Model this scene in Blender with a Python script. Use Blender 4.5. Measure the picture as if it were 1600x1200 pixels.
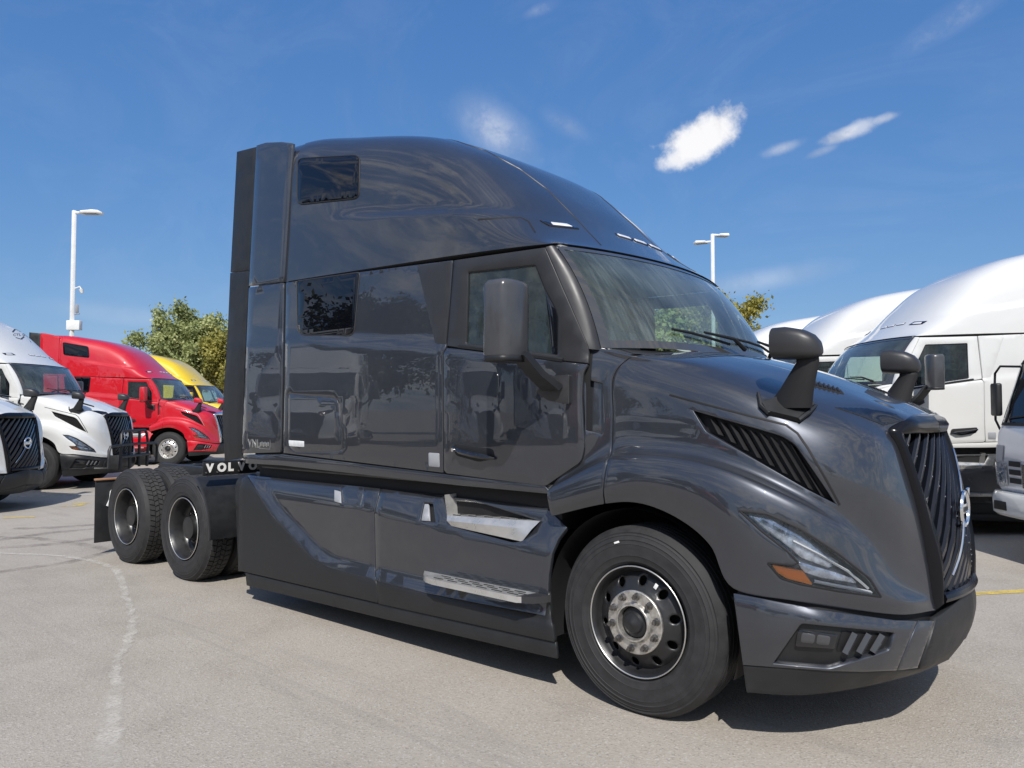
import bpy, bmesh, math, random
import numpy as np
from mathutils import Vector, Matrix
from mathutils.geometry import delaunay_2d_cdt

# ------------------------------------------------------------------ scene, camera, sky, sun
scene = bpy.context.scene
for o in list(bpy.data.objects):
    bpy.data.objects.remove(o)
COL = scene.collection
CAM = np.array([2.2747, -4.8112, 1.6556])
YAW, PITCH, FPX = math.radians(131.0), math.radians(2.044), 1200.0
FWD = np.array([math.cos(YAW)*math.cos(PITCH), math.sin(YAW)*math.cos(PITCH), math.sin(PITCH)])
RGT = np.array([math.sin(YAW), -math.cos(YAW), 0.0])
UPV = np.cross(RGT, FWD)
cd = bpy.data.cameras.new('camera')
cam = bpy.data.objects.new('camera', cd)
COL.objects.link(cam)
cd.sensor_width = 36.0
cd.lens = FPX/1600*36.0
cd.clip_start = 0.05
cd.clip_end = 6000
m = Matrix(((RGT[0], UPV[0], -FWD[0], CAM[0]), (RGT[1], UPV[1], -FWD[1], CAM[1]),
            (RGT[2], UPV[2], -FWD[2], CAM[2]), (0, 0, 0, 1)))
cam.matrix_world = m
scene.camera = cam
scene.render.resolution_x, scene.render.resolution_y = 1024, 768

TOSUN = Vector((0.61, -0.70, 1.0)).normalized()
sd = bpy.data.lights.new('sun', 'SUN')
sd.energy = 4.7
sd.angle = math.radians(0.53)
sd.color = (1.0, 0.96, 0.91)
sun = bpy.data.objects.new('sun', sd)
COL.objects.link(sun)
sun.rotation_euler = TOSUN.to_track_quat('Z', 'Y').to_euler()
sun.location = (0, 0, 30)

vs = scene.view_settings
vs.view_transform = 'Standard'
vs.look = 'None'
vs.exposure = 0.0
vs.gamma = 1.0
vs.use_curve_mapping = False

def px_ray(px, py):
    d = FWD + RGT*(px-800)/FPX + UPV*(600-py)/FPX
    return d
def at_y(px, py, y):
    d = px_ray(px, py)
    return CAM + d*(y-CAM[1])/d[1]
def at_x(px, py, x):
    d = px_ray(px, py)
    return CAM + d*(x-CAM[0])/d[0]
def at_z(px, py, z=0.0):
    d = px_ray(px, py)
    return CAM + d*(z-CAM[2])/d[2]
def ground_rf(r, f, z=0.0):
    """a place r metres right and f metres ahead of where the photographer stands"""
    h = np.array([math.cos(YAW), math.sin(YAW), 0])
    p = CAM + RGT*r + h*f
    return np.array([p[0], p[1], z])
def project(P):
    d = np.asarray(P, float) - CAM
    a = d @ FWD
    return np.stack([800+FPX*(d @ RGT)/a, 600-FPX*(d @ UPV)/a], -1)

# ---- world
world = bpy.data.worlds.new('World')
scene.world = world
world.use_nodes = True
NT = world.node_tree
NT.nodes.clear()
class G:
    """small node-graph helper"""
    def __init__(s, nt): s.nt = nt
    def n(s, t, **kw):
        nd = s.nt.nodes.new(t)
        for k, v in kw.items():
            if k.startswith('i_'):
                nd.inputs[k[2:].replace('_', ' ')].default_value = v
            else:
                setattr(nd, k, v)
        return nd
    def l(s, a, b): s.nt.links.new(a, b)
    def put(s, sock, v):
        if hasattr(v, 'is_output'): s.l(v, sock)
        else: sock.default_value = v
    def math(s, op, a, b=0.0, c=None, clamp=False):
        nd = s.n('ShaderNodeMath', operation=op, use_clamp=clamp)
        s.put(nd.inputs[0], a); s.put(nd.inputs[1], b)
        if c is not None: s.put(nd.inputs[2], c)
        return nd.outputs[0]
    def vm(s, op, a, b=(0, 0, 0)):
        nd = s.n('ShaderNodeVectorMath', operation=op)
        s.put(nd.inputs[0], a); s.put(nd.inputs[1], b)
        return nd.outputs['Value'] if op in ('DOT_PRODUCT', 'LENGTH', 'DISTANCE') else nd.outputs[0]
    def noise(s, vec, scale, detail=4.0, rough=0.55, dist=0.0):
        nd = s.n('ShaderNodeTexNoise')
        s.put(nd.inputs['Vector'], vec)
        nd.inputs['Scale'].default_value = scale
        nd.inputs['Detail'].default_value = detail
        nd.inputs['Roughness'].default_value = rough
        nd.inputs['Distortion'].default_value = dist
        return nd.outputs[0]
    def ramp(s, v, lo, hi, a=0.0, b=1.0, smooth=True):
        nd = s.n('ShaderNodeMapRange', interpolation_type='SMOOTHSTEP' if smooth else 'LINEAR')
        s.put(nd.inputs[0], v)
        for i, x in zip((1, 2, 3, 4), (lo, hi, a, b)): s.put(nd.inputs[i], x)
        return nd.outputs[0]
    def mix(s, f, a, b, mode='MIX'):
        nd = s.n('ShaderNodeMix', data_type='RGBA', blend_type=mode)
        s.put(nd.inputs[0], f)
        for sock, v in ((nd.inputs[6], a), (nd.inputs[7], b)):
            if hasattr(v, 'is_output'): s.l(v, sock)
            else: sock.default_value = (*v[:3], 1.0)
        return nd.outputs[2]
g = G(NT)
sky = g.n('ShaderNodeTexSky', sky_type='NISHITA', sun_disc=False)
sky.sun_elevation = math.asin(TOSUN.z)
sky.sun_rotation = math.atan2(TOSUN.x, TOSUN.y)
sky.altitude = 200
sky.air_density = 1.0
sky.dust_density = 0.5
sky.ozone_density = 2.2
hs = g.n('ShaderNodeHueSaturation')
hs.inputs['Hue'].default_value = 0.503
hs.inputs['Saturation'].default_value = 1.22
hs.inputs['Value'].default_value = 1.22
g.l(sky.outputs[0], hs.inputs['Color'])
# the photograph's sky deepens less towards the zenith than the bare model: grade each channel
sp = g.n('ShaderNodeSeparateColor'); g.l(hs.outputs[0], sp.inputs[0])
cc = g.n('ShaderNodeCombineColor')
for i_, (t_, p_, e_) in enumerate(((.0823, .0802, .657), (.2016, .2159, .548), (.4508, .5209, .396))):
    g.l(g.math('MULTIPLY', g.math('POWER', g.math('MULTIPLY', sp.outputs[i_], .105/t_), e_), p_/.105), cc.inputs[i_])
tc = g.n('ShaderNodeTexCoord')
dirv = g.vm('NORMALIZE', tc.outputs['Generated'])
n1 = g.noise(dirv, 26.0, 9.0, 0.62)
n1 = g.math('ADD', g.math('MULTIPLY', n1, .72), g.math('MULTIPLY', g.noise(dirv, 90.0, 6.0, 0.6), .28))
n2 = g.noise(dirv, 14.0, 8.0, 0.62, 0.6)
def cloud(px, py, w, h, ang, soft, amount, rag, wisp=0.0):
    """one small cloud standing in the sky in the direction of a pixel; w,h in pixels"""
    d = px_ray(px, py); d = d/np.linalg.norm(d)
    c, s_ = math.cos(ang), math.sin(ang)
    t1 = RGT*c + UPV*s_; t2 = -RGT*s_ + UPV*c
    a = g.math('MULTIPLY', g.vm('DOT_PRODUCT', g.vm('SUBTRACT', dirv, tuple(d)), tuple(t1)), FPX/w)
    b = g.math('MULTIPLY', g.vm('DOT_PRODUCT', g.vm('SUBTRACT', dirv, tuple(d)), tuple(t2)), FPX/h)
    r = g.math('SQRT', g.math('ADD', g.math('MULTIPLY', a, a), g.math('MULTIPLY', b, b)))
    r = g.math('ADD', r, g.math('MULTIPLY', g.math('SUBTRACT', n1, 0.5), rag))
    mk_ = g.ramp(r, 1.0, 1.0-soft, 0.0, amount)
    front = g.ramp(g.vm('DOT_PRODUCT', dirv, tuple(d)), 0.6, 0.8)
    mk_ = g.math('MULTIPLY', mk_, front)
    if wisp:
        mk_ = g.math('MULTIPLY', mk_, g.ramp(n1, 0.42, 0.66, 1.0-wisp, 1.0))
    return mk_
cl = [cloud(1092, 218, 74, 37, 0.50, 0.62, 1.0, 1.6),
      cloud(1068, 244, 54, 22, 0.22, 0.7, 0.9, 1.6),
      cloud(1330, 205, 40, 13, 0.35, 0.8, 0.85, 1.7, 0.4),
      cloud(1378, 186, 30, 8, 0.2, 0.9, 0.7, 1.8, 0.5),
      cloud(1285, 236, 28, 8, 0.3, 1.0, 0.45, 1.8, 0.5),
      cloud(1222, 232, 34, 11, 0.25, 0.9, 0.5, 1.7, 0.5),
      cloud(775, 205, 95, 50, -0.55, 1.0, 0.55, 1.3, 0.7),
      cloud(885, 195, 60, 22, -0.5, 1.0, 0.20, 1.4, 0.8),
      cloud(1490, 30, 90, 26, 0.5, 1.0, 0.22, 1.5, 0.8),
      cloud(845, 14, 40, 12, 0.3, 1.0, 0.22, 1.5, 0.8),
      cloud(1180, 440, 160, 26, 0.15, 1.0, 0.26, 0.8, 0.3),
      cloud(190, 492, 120, 24, -0.1, 1.0, 0.16, 0.8, 0.3)]
tot = cl[0]
for c_ in cl[1:]:
    tot = g.math('MAXIMUM', tot, c_)
# streaky high cloud over the rest of the sky: the truck's paint mirrors it, the view ahead is clear of it
mp = g.n('ShaderNodeMapping')
mp.inputs['Scale'].default_value = (1.0, 2.6, 3.2)
mp.inputs['Rotation'].default_value = (0.3, 0.5, 0.6)
g.l(dirv, mp.inputs[0])
n3 = g.noise(mp.outputs[0], 2.4, 10.0, 0.68, 1.0)
away = g.ramp(g.vm('DOT_PRODUCT', dirv, tuple(FWD*1.0)), 0.45, -0.1)
cir = g.math('MULTIPLY', g.ramp(n3, 0.42, 0.64, 0.0, 0.95), g.math('ADD', g.math('MULTIPLY', away, 0.97), 0.03))
tot = g.math('MAXIMUM', tot, cir)
shade = g.ramp(n2, 0.36, 0.62, 6.2, 9.2)
comb = g.n('ShaderNodeCombineColor')
g.l(shade, comb.inputs[0]); g.l(shade, comb.inputs[1]); g.l(g.math('MULTIPLY', shade, 1.02), comb.inputs[2])
skyc = g.mix(tot, cc.outputs[0], comb.outputs[0])
bg = g.n('ShaderNodeBackground')
bg.inputs['Strength'].default_value = 0.105
g.l(skyc, bg.inputs['Color'])
wo = g.n('ShaderNodeOutputWorld')
g.l(bg.outputs[0], wo.inputs[0])

# ------------------------------------------------------------------ materials
def mat(name, col, rough=0.5, metal=0.0, coat=0.0, coat_rough=0.03, spec=0.5, emit=None, estr=0.0):
    mt = bpy.data.materials.new(name)
    mt.use_nodes = True
    b = mt.node_tree.nodes['Principled BSDF']
    b.inputs['Base Color'].default_value = (*col, 1)
    b.inputs['Roughness'].default_value = rough
    b.inputs['Metallic'].default_value = metal
    b.inputs['Coat Weight'].default_value = coat
    b.inputs['Coat Roughness'].default_value = coat_rough
    b.inputs['Coat IOR'].default_value = 1.65
    b.inputs['Specular IOR Level'].default_value = spec
    if emit:
        b.inputs['Emission Color'].default_value = (*emit, 1)
        b.inputs['Emission Strength'].default_value = estr
    mt.diffuse_color = (*col, 1)
    return mt
def noisy(mt, scale, amt, rough_amt=0.0, bump=0.0, bscale=None, detail=5):
    """break up a material's colour, gloss and relief with object-space noise"""
    q = G(mt.node_tree)
    b = mt.node_tree.nodes['Principled BSDF']
    t = q.n('ShaderNodeTexCoord').outputs['Object']
    nz = q.noise(t, scale, detail, 0.6)
    c0 = b.inputs['Base Color'].default_value[:3]
    fac = q.ramp(nz, 0.3, 0.7)
    c = q.mix(fac, [x*(1-amt) for x in c0], [min(1, x*(1+amt)) for x in c0])
    q.l(c, b.inputs['Base Color'])
    if rough_amt:
        r0 = b.inputs['Roughness'].default_value
        q.l(q.ramp(nz, 0.25, 0.75, max(0.02, r0-rough_amt), min(1, r0+rough_amt)), b.inputs['Roughness'])
    if bump:
        bn = q.n('ShaderNodeBump')
        bn.inputs['Strength'].default_value = bump
        bn.inputs['Distance'].default_value = 0.003
        q.l(q.noise(t, bscale or scale*6, 3), bn.inputs['Height'])
        q.l(bn.outputs[0], b.inputs['Normal'])
    return mt
def car_paint(name, col, metal=0.0, rough=0.35, coat=1.0):
    mt = mat(name, col, rough, metal, coat, 0.02, 0.25)
    q = G(mt.node_tree)
    b = mt.node_tree.nodes['Principled BSDF']
    t = q.n('ShaderNodeTexCoord').outputs['Object']
    fl = q.noise(t, 900.0, 1.0)
    dust = q.noise(t, 2.3, 6.0, 0.65)
    c = q.mix(q.ramp(dust, 0.45, 0.8, 0.0, 0.06), col, (0.33, 0.31, 0.28))
    c = q.mix(q.ramp(fl, 0.62, 0.72, 0.0, 0.25 if metal > 0.1 else 0.0), c, [min(1, x*2.2+0.02) for x in col])
    q.l(c, b.inputs['Base Color'])
    q.l(q.ramp(dust, 0.4, 0.85, 0.0, 0.02), b.inputs['Coat Roughness'])
    # faint orange peel and panel waviness so reflections are not ruler-true
    bn = q.n('ShaderNodeBump')
    bn.inputs['Strength'].default_value = 0.08
    bn.inputs['Distance'].default_value = 0.02
    q.l(q.noise(t, 1.7, 2.0), bn.inputs['Height'])
    q.l(bn.outputs[0], b.inputs['Coat Normal'])
    return mt
def glass_mat(name, tint, dirt_haze=0.0, streak=False, base_refl=1.45):
    mt = bpy.data.materials.new(name)
    mt.use_nodes = True
    nt = mt.node_tree
    nt.nodes.clear()
    q = G(nt)
    tr = q.n('ShaderNodeBsdfTransparent'); tr.inputs[0].default_value = (*tint, 1)
    gl = q.n('ShaderNodeBsdfGlossy'); gl.inputs['Roughness'].default_value = 0.0
    gl.inputs['Color'].default_value = (0.92, 0.97, 1.0, 1)
    fr = q.n('ShaderNodeFresnel'); fr.inputs[0].default_value = base_refl
    ms = q.n('ShaderNodeMixShader')
    q.l(q.math('MULTIPLY', fr.outputs[0], 1.25, clamp=True), ms.inputs[0]); q.l(tr.outputs[0], ms.inputs[1]); q.l(gl.outputs[0], ms.inputs[2])
    out = q.n('ShaderNodeOutputMaterial')
    if dirt_haze:
        df = q.n('ShaderNodeBsdfDiffuse'); df.inputs[0].default_value = (0.50, 0.62, 0.63, 1)  # dust film; its blue-green colour also paints in reflected sky haze
        t = q.n('ShaderNodeTexCoord').outputs['Object']
        mpn = q.n('ShaderNodeMapping')
        mpn.inputs['Rotation'].default_value = (0.0, 0.0, 0.0)
        mpn.inputs['Scale'].default_value = (1.0, 20.0, 1.0) if streak else (6, 6, 6)
        q.l(t, mpn.inputs[0])
        nz = q.noise(mpn.outputs[0], 2.5, 6.0, 0.65)
        big = q.noise(t, 2.2, 3.0)
        f = q.math('MULTIPLY', q.ramp(nz, 0.36, 0.78, 0.45, 1.0), q.ramp(big, 0.3, 0.65, 0.45*dirt_haze, dirt_haze))
        m2 = q.n('ShaderNodeMixShader')
        q.l(f, m2.inputs[0]); q.l(ms.outputs[0], m2.inputs[1]); q.l(df.outputs[0], m2.inputs[2])
        q.l(m2.outputs[0], out.inputs[0])
    else:
        q.l(ms.outputs[0], out.inputs[0])
    return mt
M = {}
M['grey_paint'] = car_paint('grey_paint', (0.045, 0.0495, 0.060), 0.58, 0.36)
M['white_paint'] = car_paint('white_paint', (0.65, 0.652, 0.63), 0.0, 0.4)
M['red_paint'] = car_paint('red_paint', (0.52, 0.006, 0.016), 0.0, 0.4)
M['yellow_paint'] = car_paint('yellow_paint', (0.72, 0.50, 0.008), 0.0, 0.4)
M['satin_grey'] = noisy(mat('satin_grey', (0.026, 0.026, 0.028), 0.4), 5, 0.08, 0.06)
M['dark_plastic'] = noisy(mat('dark_plastic', (0.0135, 0.0145, 0.016), 0.5), 7, 0.15, 0.08, 0.25, 160)
M['skirt_plastic'] = noisy(mat('skirt_plastic', (0.0135, 0.0145, 0.016), 0.5), 3, 0.12, 0.08, 0.12, 120)
M['mirror_grey'] = noisy(mat('mirror_grey', (0.058, 0.060, 0.065), 0.22), 6, 0.08, 0.06)
M['black'] = mat('black', (0.006, 0.006, 0.007), 0.7)
M['gloss_black'] = mat('gloss_black', (0.006, 0.007, 0.010), 0.10, 0, 0.6)
M['trim_black'] = mat('trim_black', (0.005, 0.005, 0.007), 0.22, 0, 0.0, 0.0, 0.3)
M['rubber'] = noisy(mat('rubber', (0.022, 0.022, 0.023), 0.72), 14, 0.22, 0.08, 0.2, 90)
M['tread_rubber'] = noisy(mat('tread_rubber', (0.035, 0.034, 0.033), 0.85), 20, 0.3, 0.05, 0.3, 120)
M['rim_black'] = noisy(mat('rim_black', (0.017, 0.017, 0.018), 0.36), 9, 0.15, 0.1)
M['rim_edge'] = mat('rim_edge', (0.62, 0.61, 0.58), 0.35, 0.9)
M['hub_steel'] = noisy(mat('hub_steel', (0.55, 0.53, 0.49), 0.38, 0.8), 30, 0.25, 0.1)
M['nut_steel'] = noisy(mat('nut_steel', (0.20, 0.19, 0.18), 0.4, 0.9), 40, 0.3, 0.1)
M['aluminium'] = noisy(mat('aluminium', (0.56, 0.555, 0.535), 0.33, 0.65), 12, 0.08, 0.1)
M['chrome'] = mat('chrome', (0.82, 0.83, 0.84), 0.12, 1.0)
M['slot_dark'] = mat('slot_dark', (0.02, 0.02, 0.02), 0.6)
M['dark_glass'] = mat('dark_glass', (0.003, 0.0035, 0.006), 0.0, 0, 0.0, 0.0, 0.55)
M['door_glass'] = glass_mat('door_glass', (0.55, 0.66, 0.60), 0.08)
M['windshield_glass'] = glass_mat('windshield_glass', (0.72, 0.86, 0.81), 0.20, True)
M['lens_glass'] = glass_mat('lens_glass', (0.93, 0.95, 0.97), 0.03)
M['frit'] = mat('frit', (0.05, 0.05, 0.05), 0.12, 0, 0.7)
M['lamp_silver'] = noisy(mat('lamp_silver', (0.55, 0.58, 0.64), 0.18, 0.7), 22, 0.4, 0.1)
M['lamp_dark'] = noisy(mat('lamp_dark', (0.10, 0.11, 0.135), 0.25, 0.4), 18, 0.45, 0.1)
M['amber'] = mat('amber', (1.0, 0.30, 0.025), 0.3, 0, 0.0)
M['fog_glass'] = mat('fog_glass', (0.06, 0.062, 0.066), 0.12)
M['lamp_white'] = mat('lamp_white', (0.80, 0.80, 0.80), 0.25, 0, 0.6)
M['grille_blue'] = mat('grille_blue', (0.006, 0.007, 0.011), 0.22, 0, 0.0)
M['interior'] = noisy(mat('interior', (0.11, 0.11, 0.105), 0.8), 6, 0.2)
M['seat_grey'] = noisy(mat('seat_grey', (0.17, 0.17, 0.165), 0.8), 8, 0.2)
M['headliner'] = mat('headliner', (0.42, 0.42, 0.40), 0.9)
M['curtain'] = noisy(mat('curtain', (0.24, 0.25, 0.24), 0.9), 12, 0.3)
M['white_letter'] = mat('white_letter', (0.82, 0.82, 0.80), 0.5)
M['paper'] = noisy(mat('paper', (0.78, 0.80, 0.80), 0.6), 20, 0.08)
M['dark_letter'] = mat('dark_letter', (0.03, 0.035, 0.04), 0.5)
M['copper'] = mat('copper', (0.55, 0.30, 0.16), 0.4, 0.5)
M['red_lens'] = mat('red_lens', (0.45, 0.01, 0.01), 0.2, 0, 0.6)
M['pole_white'] = noisy(mat('pole_white', (0.72, 0.73, 0.72), 0.5), 3, 0.06)
M['lamp_under'] = mat('lamp_under', (0.30, 0.31, 0.33), 0.4)
M['silver_paint'] = car_paint('silver_paint', (0.52, 0.53, 0.55), 0.1, 0.4)
M['orange'] = mat('orange', (0.75, 0.28, 0.05), 0.6)

# ------------------------------------------------------------------ geometry helpers
def smooth(t):
    t = np.clip(t, 0, 1)
    return t*t*(3-2*t)
def pchip(xs, ys, x):
    xs = np.asarray(xs, float); ys = np.asarray(ys, float)
    h = np.diff(xs); d = np.diff(ys)/h
    mm = np.zeros_like(ys); mm[0] = d[0]; mm[-1] = d[-1]
    for i in range(1, len(xs)-1):
        mm[i] = 0 if d[i-1]*d[i] <= 0 else (h[i-1]+h[i])*3/((2*h[i]+h[i-1])/d[i-1]+(h[i]+2*h[i-1])/d[i])
    x = np.clip(x, xs[0], xs[-1]); i = np.clip(np.searchsorted(xs, x)-1, 0, len(xs)-2); t = (x-xs[i])/h[i]
    return ys[i]*(1+2*t)*(1-t)**2+mm[i]*h[i]*t*(1-t)**2+ys[i+1]*t*t*(3-2*t)+mm[i+1]*h[i]*t*t*(t-1)

def raw_obj(name, V, F, material, parent=None, sharp=None, weld=0.0):
    me = bpy.data.meshes.new(name)
    me.from_pydata([tuple(map(float, v)) for v in V], [], [tuple(map(int, f)) for f in F])
    if weld:
        bm = bmesh.new(); bm.from_mesh(me)
        bmesh.ops.remove_doubles(bm, verts=bm.verts, dist=weld)
        bm.to_mesh(me); bm.free()
    if isinstance(material, (list, tuple)):
        for m_ in material: me.materials.append(M[m_])
    else:
        me.materials.append(M[material])
    me.polygons.foreach_set('use_smooth', [True]*len(me.polygons))
    me.update()
    if sharp is not None:
        me.set_sharp_from_angle(angle=math.radians(sharp))
    ob = bpy.data.objects.new(name, me)
    COL.objects.link(ob)
    if parent is not None:
        ob.parent = parent
    return ob
DETAIL = set()       # parts left off the trucks standing farther away
def mirror(V, F):
    V = np.array(V, float).reshape(-1, 3).copy(); V[:, 1] *= -1
    return V, [tuple(reversed(f)) for f in F]
def mk(name, VF, material, parent=None, mir=False, sharp=40, detail=False, join=False, weld=0.0):
    """one part; mir=True also builds its twin on the other side of the vehicle"""
    V, F = VF
    if join:
        V2, F2 = mirror(V, F); n = len(V)
        ob = raw_obj(name, list(V)+list(V2), list(F)+[tuple(i+n for i in f) for f in F2], material, parent, sharp, weld or 0.0008)
        if detail: DETAIL.add(ob)
        return ob
    p0, p1 = parent if isinstance(parent, list) else (parent, parent)
    a = raw_obj(name, V, F, material, p0, sharp, weld)
    if detail: DETAIL.add(a)
    if not mir:
        return a
    V2, F2 = mirror(V, F)
    b = raw_obj(name, V2, F2, material, p1, sharp, weld)
    if detail: DETAIL.add(b)
    return [a, b]
def comb_(*vfs):
    V = []; F = []
    for v, f in vfs:
        n = len(V); V += [tuple(x) for x in v]; F += [tuple(i+n for i in q) for q in f]
    return V, F
def rnd(poly, r, n=4):
    poly = [np.array(p, float) for p in poly]; out = []; N = len(poly)
    for i in range(N):
        p, a, b = poly[i], poly[i-1], poly[(i+1) % N]
        rr = r[i] if isinstance(r, (list, tuple)) else r
        la, lb = np.linalg.norm(a-p), np.linalg.norm(b-p)
        rr = min(rr, la*0.45, lb*0.45)
        if rr < 1e-6: out.append(p); continue
        s, e = p+(a-p)/la*rr, p+(b-p)/lb*rr
        for k in range(n+1):
            t = k/n; out.append((1-t)**2*s+2*t*(1-t)*p+t*t*e)
    return np.array(out)
def shrink(poly, d):
    """move a closed polygon inward by d (negative grows it)"""
    P = np.array(poly, float); N = len(P)
    area = 0.5*sum(P[i][0]*P[(i+1) % N][1]-P[(i+1) % N][0]*P[i][1] for i in range(N))
    sgn = 1 if area > 0 else -1
    out = []
    for i in range(N):
        e1 = P[i]-P[i-1]; e2 = P[(i+1) % N]-P[i]
        n1_ = np.array([-e1[1], e1[0]])/(np.linalg.norm(e1)+1e-9); n2_ = np.array([-e2[1], e2[0]])/(np.linalg.norm(e2)+1e-9)
        nn = n1_+n2_; L = np.dot(nn, nn)
        out.append(P[i]+sgn*d*nn*2/max(L, 0.6))
    return np.array(out)
def dens(poly, step, closed=True):
    P = [np.array(p, float) for p in poly]; out = []
    N = len(P)
    for i in range(N if closed else N-1):
        a, b = P[i], P[(i+1) % N]
        k = max(1, int(math.ceil(np.linalg.norm(b-a)/step)))
        for j in range(k): out.append(a+(b-a)*j/k)
    if not closed: out.append(P[-1])
    return np.array(out)
def inpoly(Q, poly):
    Q = np.asarray(Q); c = np.zeros(len(Q), bool); P = np.asarray(poly); j = len(P)-1
    for i in range(len(P)):
        (xi, yi), (xj, yj) = P[i], P[j]
        k = ((yi > Q[:, 1]) != (yj > Q[:, 1])) & (Q[:, 0] < (xj-xi)*(Q[:, 1]-yi)/((yj-yi) if abs(yj-yi) > 1e-12 else 1e-12)+xi)
        c ^= k; j = i
    return c
def triangulate(loops, res):
    """2-D triangulation of loops[0] minus the other loops, with inner points on a grid"""
    pts = []; edges = []
    for lp in loops:
        n = len(pts)
        pts += [tuple(p) for p in lp]
        edges += [(n+i, n+(i+1) % len(lp)) for i in range(len(lp))]
    nb = len(pts)
    B = np.array(pts)
    lo, hi = B.min(0), B.max(0)
    gx = np.arange(lo[0]+res[0]*.5, hi[0], res[0]); gy = np.arange(lo[1]+res[1]*.5, hi[1], res[1])
    if len(gx) and len(gy):
        Gm = np.stack(np.meshgrid(gx, gy, indexing='ij'), -1).reshape(-1, 2)
        k = inpoly(Gm, loops[0])
        for h in loops[1:]: k &= ~inpoly(Gm, h)
        Gm = Gm[k]
        if len(Gm):
            sc = np.array(res)
            dmin = np.full(len(Gm), 9.0)
            for s0 in range(0, nb, 200):
                dd = np.linalg.norm((Gm[:, None]-B[None, s0:s0+200])/sc, axis=2).min(1); dmin = np.minimum(dmin, dd)
            Gm = Gm[dmin > 0.45]
            pts += [tuple(p) for p in Gm]
    r = delaunay_2d_cdt([Vector(p) for p in pts], edges, [], 0, 1e-7)
    V2 = np.array([tuple(v) for v in r[0]]); F = [tuple(f) for f in r[2]]
    cen = np.array([V2[list(f)].mean(0) for f in F])
    k = inpoly(cen, loops[0])
    for h in loops[1:]: k &= ~inpoly(cen, h)
    F = [f for f, q in zip(F, k) if q]
    # map loop points to output vertices
    omap = {}
    for vi, orig in enumerate(r[3]):
        for o_ in orig: omap[o_] = vi
    lidx = []; n = 0
    for lp in loops:
        lidx.append([omap[n+i] for i in range(len(lp))]); n += len(lp)
    return V2, F, lidx

class Skin:
    """a surface of the vehicle: fn(u, v) -> points; panels are cut from it"""
    def __init__(s, fn, ur, vr, inside, nu=70, nv=50):
        s.fn, s.ur, s.vr, s.inside = fn, ur, vr, np.array(inside, float)
        U, W = np.meshgrid(np.linspace(*ur, nu), np.linspace(*vr, nv), indexing='ij')
        s.guv = np.stack([U.ravel(), W.ravel()], -1)
        P = s.P(s.guv); s.gpx = project(P)
        face = np.einsum('ij,ij->i', s.N(s.guv), CAM-P) > 0
        s.gpx[~face] = 1e6
    def P(s, uv):
        uv = np.atleast_2d(np.asarray(uv, float)); return s.fn(uv[:, 0], uv[:, 1])
    def N(s, uv):
        uv = np.atleast_2d(np.asarray(uv, float)); e = 2e-3
        a = s.P(uv+[e, 0])-s.P(uv-[e, 0]); b = s.P(uv+[0, e])-s.P(uv-[0, e])
        n = np.cross(a, b); n /= np.linalg.norm(n, axis=1)[:, None]+1e-12
        d = s.P(uv)-s.inside
        return n*np.where(np.einsum('ij,ij->i', n, d) < 0, -1, 1)[:, None]
    def px(s, pts):
        pts = np.atleast_2d(np.asarray(pts, float)); uv = np.zeros_like(pts)
        for i, p in enumerate(pts): uv[i] = s.guv[np.argmin(((s.gpx-p)**2).sum(1))]
        lim = np.array([s.ur[1]-s.ur[0], s.vr[1]-s.vr[0]])*0.08
        for _ in range(14):
            e = 1e-4; q = project(s.P(uv))
            ju = (project(s.P(uv+[e, 0]))-q)/e; jv = (project(s.P(uv+[0, e]))-q)/e
            r = pts-q; det = ju[:, 0]*jv[:, 1]-ju[:, 1]*jv[:, 0]
            det = np.where(np.abs(det) < 1e-6, 1e-6, det)
            du = (r[:, 0]*jv[:, 1]-r[:, 1]*jv[:, 0])/det; dv = (ju[:, 0]*r[:, 1]-ju[:, 1]*r[:, 0])/det
            uv += np.clip(np.stack([du, dv], -1), -lim, lim)
        return uv
    def pt(s, px, py, off=0.0):
        uv = s.px([(px, py)]); return (s.P(uv)+s.N(uv)*off)[0]

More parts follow.
